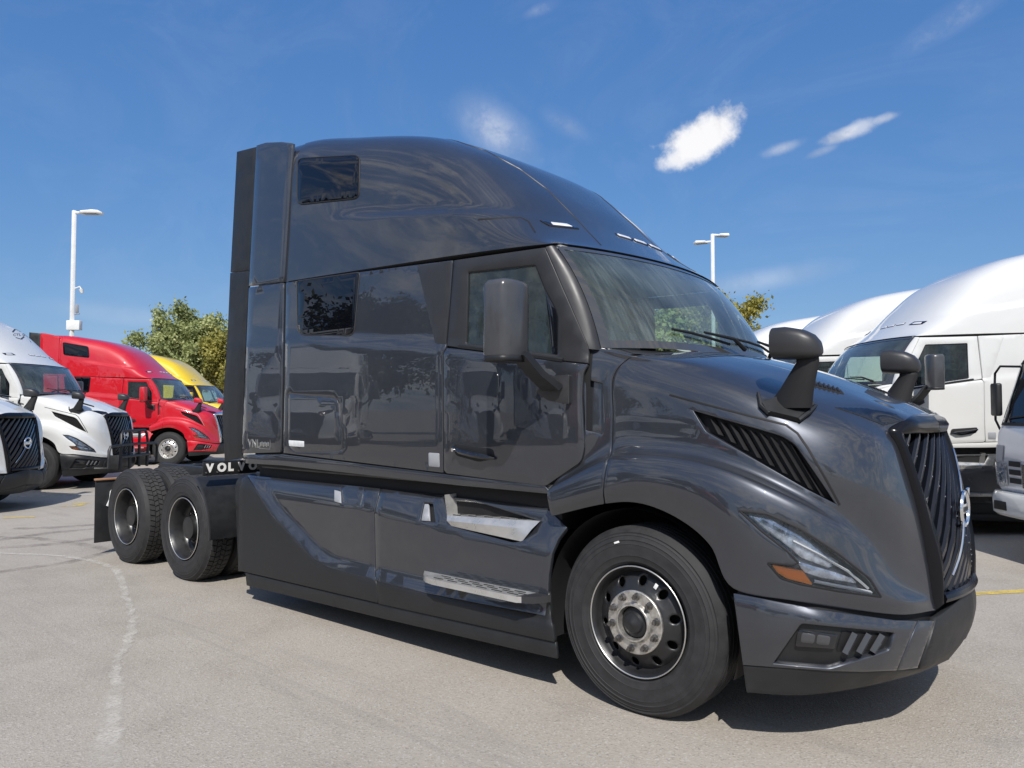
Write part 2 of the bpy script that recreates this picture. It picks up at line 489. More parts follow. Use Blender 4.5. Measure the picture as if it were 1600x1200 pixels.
def panel(skin, outer, holes=(), pix=True, res=(.06, .06), off=0.0, lip=0.016, gap=0.8, rad=0, hole_lip=True, step=9, skip_center=False, r1=0.003):
    """a sheet of bodywork cut from a skin: outline (pixels or uv), rounded edges folding inward"""
    loops = []
    if pix:
        P = rnd(outer, rad) if np.any(rad) else np.array(outer, float)
        P = shrink(P, gap) if gap else P
        loops.append(skin.px(dens(P, step)))
        for h in holes:
            loops.append(skin.px(dens(np.array(h, float), step)))
    else:
        loops.append(np.array(outer, float))
        for h in holes: loops.append(skin.px(dens(np.array(h, float), step)))
    uv, F, lidx = triangulate(loops, res)
    P3 = skin.P(uv); Nn = skin.N(uv); P3 = P3+Nn*off
    V = [tuple(p) for p in P3]
    F = [f if np.dot(np.cross(P3[f[1]]-P3[f[0]], P3[f[2]]-P3[f[0]]), Nn[f[0]]) > 0 else (f[0], f[2], f[1]) for f in F]
    if lip:
        for li, idx in enumerate(lidx):
            if li and not hole_lip: continue
            n = len(idx); L = P3[idx]; NL = Nn[idx]
            # outward in-plane direction
            c2 = uv[idx]; area = 0.5*np.sum(c2[:, 0]*np.roll(c2[:, 1], -1)-np.roll(c2[:, 0], -1)*c2[:, 1])
            tan = np.roll(L, -1, 0)-np.roll(L, 1, 0); tan /= np.linalg.norm(tan, axis=1)[:, None]+1e-9
            o_ = np.cross(tan, NL)
            # orientation: outward from sheet material
            j = 0; mid = P3[[f for f in F if idx[0] in f][0], :].mean(0) if any(idx[0] in f for f in F) else L[0]
            if np.dot(o_[0], L[0]-mid) < 0: o_ = -o_
            r_a = L+o_*r1-NL*r1*0.6; r_b = L+o_*r1*1.25-NL*lip
            a0 = len(V); V += [tuple(p) for p in r_a]; b0 = len(V); V += [tuple(p) for p in r_b]
            for i in range(n):
                k = (i+1) % n
                if skip_center and abs(L[i][1]) < 1e-4 and abs(L[k][1]) < 1e-4: continue
                for A_, B_ in (((idx[i], idx[k]), (a0+i, a0+k)), ((a0+i, a0+k), (b0+i, b0+k))):
                    q = (A_[0], A_[1], B_[1], B_[0])
                    pa, pb, pc = (np.array(V[q[0]]), np.array(V[q[1]]), np.array(V[q[2]]))
                    nn = np.cross(pb-pa, pc-pa)
                    ref = NL[i]+o_[i]
                    F.append(q if np.dot(nn, ref) > 0 else tuple(reversed(q)))
    return V, F
def grid(fn, us, vs_, flip=False):
    U, W = np.meshgrid(us, vs_, indexing='ij'); P = fn(U.ravel(), W.ravel())
    nu, nv = len(us), len(vs_)
    F = []
    for i in range(nu-1):
        for j in range(nv-1):
            q = (i*nv+j, (i+1)*nv+j, (i+1)*nv+j+1, i*nv+j+1)
            F.append(tuple(reversed(q)) if flip else q)
    return [tuple(p) for p in P], F
def ribbon(skin, line, w, off=0.002, bead=0.0, step=8):
    """a thin seam, gasket or bead lying along a traced line on a skin"""
    uv = skin.px(dens(line, step, False)); P = skin.P(uv); N = skin.N(uv)
    T = np.gradient(P, axis=0); T /= np.linalg.norm(T, axis=1)[:, None]+1e-9
    S = np.cross(T, N)
    A = P+S*w/2+N*(off-bead*.5); Mi = P+N*(off+bead); B = P-S*w/2+N*(off-bead*.5)
    n = len(P); V = [tuple(p) for p in A]+[tuple(p) for p in Mi]+[tuple(p) for p in B]
    F = []
    for i in range(n-1):
        F += [(i, i+1, n+i+1, n+i), (n+i, n+i+1, 2*n+i+1, 2*n+i)]
    f = F[0]; nn = np.cross(np.array(V[f[1]])-np.array(V[f[0]]), np.array(V[f[2]])-np.array(V[f[0]]))
    if np.dot(nn, N[0]) < 0: F = [tuple(reversed(q)) for q in F]
    return V, F
def tube(pts, r, n=8, closed=False):
    P = np.array(pts, float); N = len(P)
    rr = np.full(N, r) if np.isscalar(r) else np.array(r, float)
    T = np.gradient(P, axis=0)
    if closed: T = np.roll(P, -1, 0)-np.roll(P, 1, 0)
    T /= np.linalg.norm(T, axis=1)[:, None]+1e-9
    ref = np.array([0, 0, 1.0]) if abs(T[0][2]) < 0.9 else np.array([1.0, 0, 0])
    V = []; F = []
    for i in range(N):
        a = np.cross(T[i], ref); a /= np.linalg.norm(a)+1e-9; b = np.cross(T[i], a); ref = np.cross(a, T[i])
        for k in range(n):
            t = 2*math.pi*k/n; V.append(tuple(P[i]+rr[i]*(math.cos(t)*a+math.sin(t)*b)))
    for i in range(N if closed else N-1):
        j = (i+1) % N
        for k in range(n):
            F.append((i*n+k, i*n+(k+1) % n, j*n+(k+1) % n, j*n+k))
    if not closed:
        F.append(tuple(range(n))); F.append(tuple(reversed(range((N-1)*n, N*n))))
    F = [tuple(reversed(f)) for f in F]
    return V, F
def rbox(c, s, bev=0.01, rot=None, seg=2):
    bm = bmesh.new()
    bmesh.ops.create_cube(bm, size=1.0)
    for v in bm.verts: v.co = Vector((v.co.x*s[0], v.co.y*s[1], v.co.z*s[2]))
    if bev > 0:
        bmesh.ops.bevel(bm, geom=list(bm.edges), offset=min(bev, min(s)*.45), segments=seg, profile=0.5, affect='EDGES')
    V = []
    for v in bm.verts:
        p = v.co.copy()
        if rot is not None: p = rot @ p
        V.append((p.x+c[0], p.y+c[1], p.z+c[2]))
    bm.verts.index_update()
    F = [tuple(v.index for v in f.verts) for f in bm.faces]
    bm.free()
    return V, F
def lathe(prof, cy, c=(0, 0), n=64, sgn=-1, cap=False):
    """profile of (radius, distance outward) turned round a wheel axle that runs along y"""
    V = []; F = []; k = len(prof)
    for i in range(n):
        a = 2*math.pi*i/n
        for r, d in prof: V.append((c[0]+r*math.cos(a), cy+sgn*d, c[1]+r*math.sin(a)))
    for i in range(n):
        j = (i+1) % n
        for q in range(k-1): F.append((i*k+q, j*k+q, j*k+q+1, i*k+q+1))
    if cap: F.append(tuple(i*k+k-1 for i in range(n)))
    if sgn > 0: F = [tuple(reversed(f)) for f in F]
    return V, F
def prism(poly, a, b, axis='y'):
    """flat outline given thickness between a and b along an axis"""
    n = len(poly); V = []
    for t in (a, b):
        for p in poly:
            V.append({'y': (p[0], t, p[1]), 'x': (t, p[0], p[1]), 'z': (p[0], p[1], t)}[axis])
    F = [tuple(range(n)), tuple(reversed(range(n, 2*n)))]+[(i, n+i, n+(i+1) % n, (i+1) % n) for i in range(n)]
    A = 0.5*sum(poly[i][0]*poly[(i+1) % n][1]-poly[(i+1) % n][0]*poly[i][1] for i in range(n))
    s = (A > 0) == (axis != 'y')
    if (b > a) == s: F = [tuple(reversed(f)) for f in F]
    return V, F
def loft(curves, closed_u=False):
    """quads between successive curves of equal length"""
    k = len(curves[0]); V = [tuple(p) for c in curves for p in c]; F = []
    for i in range(len(curves)-1):
        for j in range(k if closed_u else k-1):
            q = (j+1) % k
            F.append((i*k+j, i*k+q, (i+1)*k+q, (i+1)*k+j))
    return V, F
def fix_normals(VF):
    bm = bmesh.new(); vs_ = [bm.verts.new(v) for v in VF[0]]
    for f in VF[1]:
        try: bm.faces.new([vs_[i] for i in f])
        except ValueError: pass
    bmesh.ops.recalc_face_normals(bm, faces=bm.faces); bm.verts.index_update()
    V = [tuple(v.co) for v in bm.verts]; F = [tuple(v.index for v in f.verts) for f in bm.faces]
    bm.free(); return V, F
def text_vf(txt, size, extrude=0.002, bold=0.0, spacing=1.0):
    cu = bpy.data.curves.new('lettering', 'FONT'); cu.body = txt; cu.size = size; cu.extrude = extrude
    cu.offset = bold; cu.space_character = spacing; cu.align_x = 'LEFT'
    ob = bpy.data.objects.new('lettering', cu); COL.objects.link(ob)
    dg = bpy.context.evaluated_depsgraph_get(); me = bpy.data.meshes.new_from_object(ob.evaluated_get(dg))
    V = [tuple(v.co) for v in me.vertices]; F = [tuple(p.vertices) for p in me.polygons]
    bpy.data.objects.remove(ob); bpy.data.curves.remove(cu); bpy.data.meshes.remove(me)
    return V, F
def xform(VF, org, ex, ey, ez):
    ex, ey, ez, org = map(lambda q: np.array(q, float), (ex, ey, ez, org))
    V = np.array(VF[0], float); return [tuple(p) for p in org+V[:, :1]*ex+V[:, 1:2]*ey+V[:, 2:]*ez], VF[1]
def thing(name, label, cat, loc=(0, 0, 0), rz=0.0, group=None):
    o = bpy.data.objects.new(name, None); COL.objects.link(o)
    o.location = tuple(map(float, loc)); o.rotation_euler = (0, 0, rz); o.empty_display_size = 0.3
    o['label'] = label; o['category'] = cat
    if group: o['group'] = group
    return o
def structure(ob): ob['kind'] = 'structure'; return ob

# ------------------------------------------------------------------ the grey sleeper truck: surfaces
def belt_z(x): return np.interp(x, [-4.4, -3.4, -3.09, -2.4, -1.8, -1.445, -.45, -.2], [2.29, 2.27, 2.262, 2.18, 2.13, 2.09, 1.965, 1.93])
def side_w(x, z):
    x = np.asarray(x, float); z = np.asarray(z, float)
    wl = pchip([.9, 1.2, 1.5, 1.9, 2.3, 2.7], [1.190, 1.215, 1.235, 1.235, 1.225, 1.2], z)
    wu = pchip([1.9, 2.3, 2.7, 3.3, 4.1], [1.215, 1.205, 1.185, 1.155, 1.10], z)
    s = smooth((z-belt_z(x)+.03)/.07)
    w = wl*(1-s)+wu*s
    return w-.10*np.clip((x+1.2)/1.0, 0, 2)**2
SIDE = Skin(lambda x, z: np.stack([x, -side_w(x, z), z], -1), (-4.4, -.2), (.9, 4.1), (-1.8, 0, 2.2), 90, 70)

def seam_z(x): return np.interp(x, [-3.95, -3.4, -1.5, -.6], [2.769, 2.755, 2.710, 2.684])
def roof_fn(xs, th):
    t = np.clip((xs+3.4)/2.8, 0, 1)
    zb = seam_z(xs)
    zc = pchip([-3.95, -3.4, -2.8, -2.2, -1.6, -1.2, -.9, -.72, -.6], [4.050, 4.042, 3.971, 3.857, 3.587, 3.243, 2.934, 2.787, 2.700], xs)
    n = pchip([-3.95, -3.4, -2.8, -2.2, -1.6, -1.0, -.6], [12, 10, 6.5, 5.2, 4.6, 3.2, 2.4], xs)
    th = np.clip(th, 1e-5, math.pi-1e-5)
    rr = (np.abs(np.cos(th))**n+np.sin(th)**n)**(-1/n)
    c = np.abs(np.cos(th))*rr; s = np.sin(th)*rr
    z = zb+(zc-zb)*s
    w = side_w(xs, zb)+.003-.03*t**6
    y = -w*c*(1-.055*np.clip((z-2.7)/1.3, 0, 2))
    # raised lower shoulder: the upper side sits a little further in
    zl = np.interp(xs, [-3.0, -2.72, -1.15, -.62], [3.23, 3.19, 2.965, 2.90])
    y = y+.046*smooth((xs+2.95)/.9)*smooth((-.55-xs)/.35)*smooth((z-zl)/.034)*np.minimum(1, c*1.05)**3
    y = y*np.where(th > math.pi/2, -1, 1)
    x = xs+.170*t**2*(1-c**2)
    return np.stack([x, y, z], -1)
ROOF = Skin(roof_fn, (-3.9, -.6), (.001, math.pi-.001), (-2.2, 0, 2.7), 110, 120)

class Cat:
    """bicubic surface through a net of control points"""
    def __init__(s, rows):
        A = np.array(rows, float)
        A = np.concatenate([2*A[:1]-A[1:2], A, 2*A[-1:]-A[-2:-1]], 0)
        s.A = np.concatenate([2*A[:, :1]-A[:, 1:2], A, 2*A[:, -1:]-A[:, -2:-1]], 1)
        s.nu, s.nv = s.A.shape[0]-2, s.A.shape[1]-2
    def __call__(s, u, v):
        def w(t, n):
            i = np.clip(np.floor(t).astype(int), 0, n-2); f = t-i
            return i, np.stack([-.5*f+f*f-.5*f**3, 1-2.5*f*f+1.5*f**3, .5*f+2*f*f-1.5*f**3, -.5*f*f+.5*f**3], -1)
        i, a = w(np.asarray(u, float), s.nu); j, b = w(np.asarray(v, float), s.nv)
        out = 0
        for p in range(4):
            for q in range(4):
                out = out+s.A[i+p, j+q]*(a[:, p]*b[:, q])[:, None]
        return out
def net(rows):
    """rows of (px, py, y) traced points or ready 3-D points -> control net indexed [station][row]"""
    R = []
    for row in rows:
        R.append([np.array(p[1:]) if p[0] == 'P' else at_y(*p) for p in row])
    A = np.array(R, float).transpose(1, 0, 2)
    return A
HOOD_ROWS = [
 [(862,806,-1.19),(944,787,-1.205),(1000,786,-1.21),(1060,810,-1.21),(1110,852,-1.21),(1145,918,-1.20),(1240,938,-1.14),(1330,952,-.94),(1410,960,-.70),(1462,953,-.43)],
 [(858,790,-1.215),(942,763,-1.235),(1003,752,-1.24),(1082,770,-1.235),(1142,808,-1.225),(1190,858,-1.195),(1262,890,-1.11),(1348,922,-.91),(1415,940,-.68),(1459,940,-.43)],
 [(856,768,-1.205),(948,722,-1.205),(1010,716,-1.205),(1085,727,-1.20),(1150,748,-1.18),(1210,778,-1.14),(1278,813,-1.05),(1347,858,-.87),(1407,913,-.66),(1456,925,-.435)],
 [(872,748,-1.165),(955,703,-1.12),(1018,698,-1.11),(1092,707,-1.10),(1160,728,-1.08),(1226,758,-1.04),(1292,793,-.96),(1354,832,-.82),(1406,872,-.64),(1450,885,-.445)],
 [(912,690,-1.15),(957,650,-1.10),(1030,648,-1.09),(1110,655,-1.08),(1180,672,-1.055),(1245,700,-1.01),(1310,735,-.93),(1365,765,-.80),(1405,790,-.64),(1433,795,-.475)],
 [(911,592,-1.135),(957,592,-1.085),(1035,598,-1.065),(1115,610,-1.04),(1190,630,-1.0),(1260,656,-.93),(1320,675,-.84),(1365,692,-.73),(1393,702,-.60),(1405,704,-.515)],
 [(921,549,-1.10),(978,563,-1.05),(1047,574,-1.01),(1127,588,-.95),(1197,606,-.88),(1264,626,-.79),(1317,642,-.71),(1352,654,-.63),(1376,664,-.57),(1388,672,-.535)],
 [('P',-.175,-.985,2.018),(1008,555,-.98),(1075,562,-.90),(1150,577,-.80),(1215,594,-.70),(1270,608,-.60),(1325,622,-.52),(1365,634,-.48),(1395,645,-.45),(1414,656,-.43)],
 [('P',.012,-.45,2.022),('P',.055,-.45,2.025),('P',.19,-.45,2.003),('P',.34,-.43,1.963),('P',.50,-.40,1.915),('P',.67,-.37,1.857),('P',.85,-.33,1.787),('P',1.0,-.29,1.725),('P',1.11,-.27,1.676),('P',1.19,-.25,1.636)],
 [('P',.035,0,2.02),('P',.075,0,2.03),('P',.20,0,2.012),('P',.36,0,1.972),('P',.52,0,1.925),('P',.69,0,1.868),('P',.87,0,1.795),('P',1.02,0,1.732),('P',1.13,0,1.682),('P',1.215,0,1.635)]]
HOODN = net(HOOD_ROWS)
# make the hood flat across its middle: the last row's inner neighbour mirrors
_hc = Cat(HOODN)
HOOD = Skin(lambda u, v: _hc(u, v), (0, 9), (0, 9), (.3, 0, 1.0), 90, 90)

BUMP_ROWS = [
 [(1145,924,-1.205),(1200,935,-1.185),(1280,950,-1.10),(1345,960,-.93),(1400,967,-.76),(1458,967,-.50),('P',1.395,0,.69)],
 [(1148,945,-1.222),(1205,957,-1.20),(1286,972,-1.115),(1350,982,-.94),(1404,987,-.77),(1462,985,-.50),('P',1.405,0,.63)],
 [(1153,985,-1.222),(1210,995,-1.20),(1291,1008,-1.105),(1352,1014,-.93),(1405,1016,-.76),(1462,1010,-.49),('P',1.402,0,.54)],
 [(1160,1040,-1.205),(1215,1044,-1.165),(1298,1050,-1.04),(1352,1051,-.89),(1402,1049,-.72),(1455,1041,-.46),('P',1.362,0,.41)],
 [(1166,1082,-1.19),(1240,1087,-1.09),(1300,1083,-.965),(1350,1075,-.80),(1390,1066,-.62),(1440,1052,-.33),('P',1.285,0,.285)]]
_bc = Cat(net(BUMP_ROWS))
BUMP = Skin(lambda u, v: _bc(u, v), (0, 6), (0, 4), (.3, 0, .6), 80, 40)

def skirt_w(x, z):
    x = np.asarray(x, float); z = np.asarray(z, float)
    zc = np.interp(x, [-4.0, -3.3, -2.3, -1.42, -.73, -.3], [.985, .965, .95, .875, .82, .79])
    zl = np.interp(x, [-4.2, -3.91, -3.48, -2.9, -2.71, -2.15, -1.6, -.4], [1.30, 1.10, .78, .50, .462, .437, .425, .40])
    zu = np.interp(x, [-4.2, -3.81, -3.40, -2.80, -2.60, -2.15, -1.6, -.4], [1.36, 1.12, .84, .548, .522, .513, .495, .47])
    w = 1.256-.05*smooth((z-zl)/np.maximum(zu-zl, .02))
    w = w-.38*np.clip(z-zc, 0, 1)-1.6*np.clip(z-1.06, 0, 1)**1.3
    w = w-.10*np.clip((-3.98-x)/.14, 0, 1)**2
    w = w-.03*np.clip((x+1.0)/.6, 0, 2)**2
    return w
SKIRT = Skin(lambda x, z: np.stack([x, -skirt_w(x, z), z], -1), (-4.16, -.35), (.1, 1.13), (-2, 0, .6), 120, 60)

def header(s):          # s in -1..1 across the cab
    th = np.where(s < 0, np.arccos(np.clip(-s, 0, 1)**1.0), math.pi-np.arccos(np.clip(s, 0, 1)))
    p = roof_fn(np.full_like(s, -.6), np.clip(th, 1e-4, math.pi-1e-4)); p[:, 2] -= .018; p[:, 0] += .006
    return p
def ws_fn(s, t):
    s = np.clip(s, -1, 1)
    # header sampled by its own y so columns run straight down the glass
    q = np.linspace(0, math.pi, 400); H = roof_fn(np.full_like(q, -.6), q); H[:, 2] -= .02; H[:, 0] += .004
    yh = s*abs(H[0, 1])
    top = np.stack([np.interp(yh, H[:, 1], H[:, 0]), yh, np.interp(yh, H[:, 1], H[:, 2])], -1)
    yb = s*1.085
    base = np.stack([.028-.34*np.abs(s)**5, yb, np.full_like(s, 2.025)], -1)
    p = top*(1-t)[:, None]+base*t[:, None]
    bl = (4*t*(1-t))*.045
    p[:, 0] += bl*.7; p[:, 2] += bl*.7
    return p
WS = Skin(ws_fn, (-.999, .999), (0, 1), (-1.2, 0, 2.0), 80, 30)

# grille face
GE = np.array([at_y(1412, 680, -.485), at_y(1443, 770, -.445), at_y(1474, 884, -.395), at_y(1474, 947, -.367)])
def grille_fn(y, t):
    z = 1.540-.850*t
    xe = pchip(GE[::-1, 2], GE[::-1, 0], z)
    f = y/.5
    return np.stack([xe+(.062-.012*t)*(1-f**2), f*(.485-.118*t), z], -1)

# ------------------------------------------------------------------ the grey sleeper truck: parts
def build_truck():
    T = thing('semi_truck', 'dark grey sleeper semi truck with black side skirts, standing alone in front of the rows', 'truck')
    # ---- roof
    roof = mk('roof_fairing', fix_normals(grid(roof_fn, np.concatenate([np.linspace(-3.385, -.95, 54), np.linspace(-.94, -.6, 22)]), np.concatenate([np.linspace(.0005, .35, 18), np.linspace(.37, math.pi-.37, 56), np.linspace(math.pi-.35, math.pi-.0005, 18)]))), 'grey_paint', T, sharp=None)
    mk('roof_extender', fix_normals(grid(lambda a, b: roof_fn(a, b)*np.array([1, .985, 1]), np.linspace(-3.88, -3.40, 12), np.linspace(.0005, math.pi-.0005, 90))), 'grey_paint', T, sharp=None)
    e_ = np.concatenate([np.linspace(-3.385, -.95, 54), np.linspace(-.94, -.6, 22)])
    r0 = roof_fn(e_, np.full_like(e_, .0005)); r1_ = r0*np.array([1, .965, 1])+np.array([0, 0, -.03]); r2_ = r1_*np.array([1, .9, 1])
    mk('roof_lip', fix_normals(loft([r0, r1_, r2_])), 'black', [roof, roof], True, sharp=None)
    th_ = np.linspace(.0005, math.pi-.0005, 60); h0 = roof_fn(np.full_like(th_, -.6), th_); h1 = h0+np.array([-.05, 0, -.025]); h2 = h0+np.array([-.2, 0, -.02])
    mk('header_lip', fix_normals(loft([h0, h1, h2])), 'black', roof, sharp=None)
    upw = rnd([(466,249),(561,244),(560,309),(466,319)], [9,9,8,9])
    mk('upper_window', panel(ROOF, upw, off=.004, lip=.008, gap=0, res=(.06, .03)), 'dark_glass', [roof, roof], True)
    mk('window_seal', ribbon(ROOF, list(shrink(upw, -1.2))+[shrink(upw, -1.2)[0]], .012, .003, .003), 'black', [roof, roof], True, detail=True)
    mk('visor_seam', ribbon(ROOF, [(700,216),(760,236),(812,264),(855,296),(892,333),(917,360),(939,383)], .009, .001, .003), 'satin_grey', [roof, roof], True, detail=True)
    mk('pocket_seam', ribbon(ROOF, [(747,343),(790,340),(814,340),(826,346),(836,363)], .012, .0015, .001), 'black', [roof, roof], True, detail=True)
    ml = mk('marker_lamp', panel(ROOF, [(844,345),(888,349),(904,358),(858,353)], off=.006, lip=.01, gap=0, res=(.05, .03)), 'gloss_black', [roof, roof], True)
    mk('lamp_lens', panel(ROOF, [(861,349),(885,351.5),(893,355.5),(864,352.5)], off=.011, lip=.008, gap=0, res=(.05, .03)), 'lamp_white', ml, True)
    for a in ((975, 370.5), (1000, 378.5), (1023, 387)):
        u_, v_ = ROOF.px([a])[0]
        def rect(du, dv): return np.array([(u_-du, v_-dv), (u_, v_-dv), (u_+du, v_-dv), (u_+du, v_), (u_+du, v_+dv), (u_, v_+dv), (u_-du, v_+dv), (u_-du, v_)])
        fm = mk('front_marker', panel(ROOF, rect(.016, .075), pix=False, off=.005, lip=.01, res=(.05, .05)), 'gloss_black', roof)
        mk('marker_lens', panel(ROOF, rect(.009, .060), pix=False, off=.010, lip=.008, res=(.05, .05)), 'lamp_white', fm)
    # ---- rear wall and side extenders
    sec = roof_fn(np.full(60, -3.86), np.linspace(.001, math.pi-.001, 60))
    wall = [(-1.19, 1.22)]+[(p[1]*.985, p[2]-.02) for p in sec]+[(1.19, 1.22)]
    mk('rear_wall', prism(wall, -3.86, -3.82, 'x'), 'dark_plastic', T)
    mk('side_extender', panel(SIDE, [(400,227),(415,222.5),(440,221.5),(457,223.5),(443,440),(388,447)], lip=.03, res=(.08, .08)), 'grey_paint', T, True, sharp=None)
    loE = mk('lower_extender', panel(SIDE, [(388,449),(443,441.5),(438.5,707),(377,709)], lip=.03, res=(.08, .08)), 'grey_paint', T, True, sharp=None)
    mk('rubber_extender', panel(SIDE, [(369,237),(400,229),(388,422),(359,425)], off=-.006, lip=.02, res=(.1, .1), gap=.3), 'dark_plastic', T, True)
    mk('rubber_extender', panel(SIDE, [(358.5,426.5),(388,423),(381,565),(376,712),(377,716),(350,720),(346,652),(355,507)], off=-.006, lip=.02, res=(.1, .1), gap=.3), 'dark_plastic', T, True)
    # badge on the lower extender
    o = SIDE.pt(388, 698.5, .003)
    vnl = xform(text_vf('VNL', .105, .003), o, (1, -.0, 0), (0, 0, 1), (0, -1, 0))
    mk('badge_lettering', vnl, 'rim_edge', loE, False, detail=True) if 0 else mk('badge_lettering', vnl, 'rim_edge', loE[0], detail=True)
    bx0, bz0 = o[0]+.185, o[2]-.006
    fr = comb_(*[rbox((bx0+a, o[1], bz0+b), (w_, .004, h_), 0) for a, b, w_, h_ in ((.085, .086, .17, .004), (.085, .0, .17, .004), (.17, .043, .004, .09), (.0, .012, .004, .028))])
    dashes = comb_(*[rbox((bx0+.018+.024*i, o[1], bz0+.036+(.006 if i % 2 else 0)), (.013, .004, .036), .002) for i in range(6)])
    mk('badge_frame', comb_(fr, dashes), 'rim_edge', loE[0], detail=True)
    # ---- sleeper side
    lug = rnd([(450,615),(528,622),(536,705),(458,708),(449.5,690)], [4,9,9,9,4])
    sl = mk('sleeper_panel', panel(SIDE, [(446.5,441),(560,425),(707,406.5),(697,540),(692,552),(692,739),(442,708)], holes=[lug], lip=.02, res=(.06, .05), step=4), 'grey_paint', T, True, sharp=None)
    lw = rnd([(465,440.5),(561,427),(552,524),(466,522)], [3,3,11,12])
    mk('lower_window', panel(SIDE, lw, off=.004, lip=.008, gap=0, res=(.08, .04)), 'dark_glass', sl, True)
    mk('window_seal', ribbon(SIDE, list(shrink(lw, -1.2))+[shrink(lw, -1.2)[0]], .012, .003, .003), 'satin_grey', sl, True, detail=True)
    mk('trim_panel', panel(SIDE, [(652,415.5),(706,408),(697,538),(680,536)], off=.003, lip=.006, gap=.5, res=(.08, .05)), 'satin_grey', sl, True)
    ld = mk('luggage_door', panel(SIDE, lug, lip=.02, gap=1.0, res=(.06, .05), step=4), 'grey_paint', T, True, sharp=None)
    mk('sticker', panel(SIDE, [(451.5,688.5),(475,690),(475,697.5),(452,696)], off=.002, lip=.001, gap=0), 'paper', ld[0], detail=True)
    mk('reflector', panel(SIDE, rnd([(670,708),(686,709),(686.5,729.5),(670.5,728)], 1.5), off=.003, lip=.004, gap=0), 'lamp_under', sl, True)
    mk('sill', panel(SIDE, [(378,711),(440,710),(692,741),(697,742),(850,759),(862,772),(697,756.5),(440,727.5),(380,724)], off=-.004, lip=.03, gap=.5, res=(.08, .05)), 'grey_paint', T, True, sharp=None)
    # ---- door
    dwin = rnd([(730,424),(837,412),(853,452),(873,490),(872,556),(727,538)], [4,5,10,12,5,4])
    door = mk('door', panel(SIDE, [(697.5,543),(717,545),(880,565),(919,569),(911,583),(909,620),(913,700),(908,722),(852,760),(697,740),(693,735),(692.5,552)], lip=.02, gap=1.0, res=(.06, .05), rad=[2,0,0,3,10,0,8,8,4,2,0,2]), 'grey_paint', T, True, sharp=None)
    mk('window_frame', panel(SIDE, [(709,406.5),(851,386.5),(919,542),(919.5,567),(880,563),(717,542.5),(698,540)], holes=[dwin], lip=.02, gap=.7, res=(.06, .05), off=-.002), 'satin_grey', door, True, sharp=None)
    mk('door_glass', panel(SIDE, shrink(dwin, -1.5), off=-.014, lip=0, gap=0, res=(.1, .1)), 'door_glass', door, True)
    inner = rnd([(733,428),(835,416),(850,453),(862,490),(861,553),(730,535)], 4)
    mk('window_gasket', ribbon(SIDE, list(dwin)+[dwin[0]], .022, -.006, .003), 'black', door, True)
    mk('belt_strip', ribbon(SIDE, [(717,541),(760,546),(820,554),(880,562.5)], .028, .006, .006), 'dark_plastic', door, True)
    # quarter glass divider and mirror sail
    mk('sail_panel', panel(SIDE, [(851,453),(873,489),(873,556),(862,554)], off=-.008, lip=.004, gap=0), 'gloss_black', door, True)
    # door handle: recess and pull bar
    mk('handle_recess', panel(SIDE, rnd([(709,694),(770,702),(774,716),(748,721),(712,711)], 5), off=.002, lip=.003, gap=0), 'black', door, True)
    hb = [SIDE.pt(x, y, .035) for x, y in ((712,701),(725,705),(745,710),(760,712.5),(770,713))]
    hb[0] = SIDE.pt(709, 700, .004); hb[-1] = SIDE.pt(774, 716, .006)
    mk('door_handle', tube(hb, [.010, .017, .019, .018, .010], 8), 'gloss_black', door, True)
    mk('door_lock', tube([SIDE.pt(714, 702, .03), SIDE.pt(714, 702, .045)], .012, 10), 'chrome', [door[0], door[1]], True, detail=True)
    # ---- A pillar
    L1 = SIDE.P(SIDE.px(dens([(852.5,386),(919.5,541),(920,545)], 12, False)))
    n_ = len(L1); L2 = ws_fn(np.full(n_, -.985), np.linspace(-.0, 1.02, n_))
    mid = (L1+L2)/2+np.array([.006, -.009, .002])
    V, F = loft([L1, L1*.5+mid*.5+np.array([0, -.002, 0]), mid, L2*.5+mid*.5+np.array([.004, -.004, .002]), L2])
    mk('a_pillar', fix_normals((V, F)), 'satin_grey', T, True, sharp=None)
    # ---- windscreen
    ws = mk('windscreen', fix_normals(grid(ws_fn, np.linspace(-.975, .975, 60), np.linspace(.005, .995, 16))), 'windshield_glass', T, sharp=None)
    edge = []
    for s0, s1, t0, t1 in ((-.985, -.952, 0, 1), (.952, .985, 0, 1), (-.985, .985, .94, 1.0), (-.985, .985, 0, .045)):
        V, F = grid(ws_fn, np.linspace(s0, s1, 3 if s1-s0 < .1 else 50), np.linspace(t0, t1, 20 if t1-t0 > .5 else 3))
        V = np.array(V)+np.array([.003, 0, .003]); edge.append(([tuple(v) for v in V], F))
    mk('screen_border', fix_normals(comb_(*edge)), 'frit', ws, sharp=None)
    vb_ = np.linspace(6.9, 9, 24); B_ = HOOD.P(np.stack([np.full(24, .99), vb_], -1)); A_ = ws_fn(np.clip(B_[:, 1]/1.085, -1, 0), np.full(24, 1.0))+np.array([-.03, 0, -.012]); B_[:, 2] -= .012
    mk('cowl_tray', fix_normals(loft([A_+np.array([-.22, 0, -.06]), A_, B_, B_+np.array([.06, 0, -.05])])), 'black', T, join=True, sharp=None)
    # wipers lying along the base of the glass
    def wsp(s, t, o_): return ws_fn(np.array([s]), np.array([t]))[0]+np.array([o_, 0, o_])
    for pts, arm in (([(-.62, .86), (-.45, .875), (-.25, .90), (-.02, .93)], (.12, .99)), ([(.12, .87), (.3, .88), (.5, .9), (.72, .93)], (.86, .99))):
        wp = mk('wiper', tube([wsp(s, t, .022) for s, t in pts], .009, 6), 'black', T)
        mk('wiper_arm', tube([wsp(pts[1][0]+.12, pts[1][1], .035), wsp(pts[-1][0], pts[-1][1], .055), wsp(arm[0], arm[1], .04)], [.008, .012, .016], 6), 'black', wp)
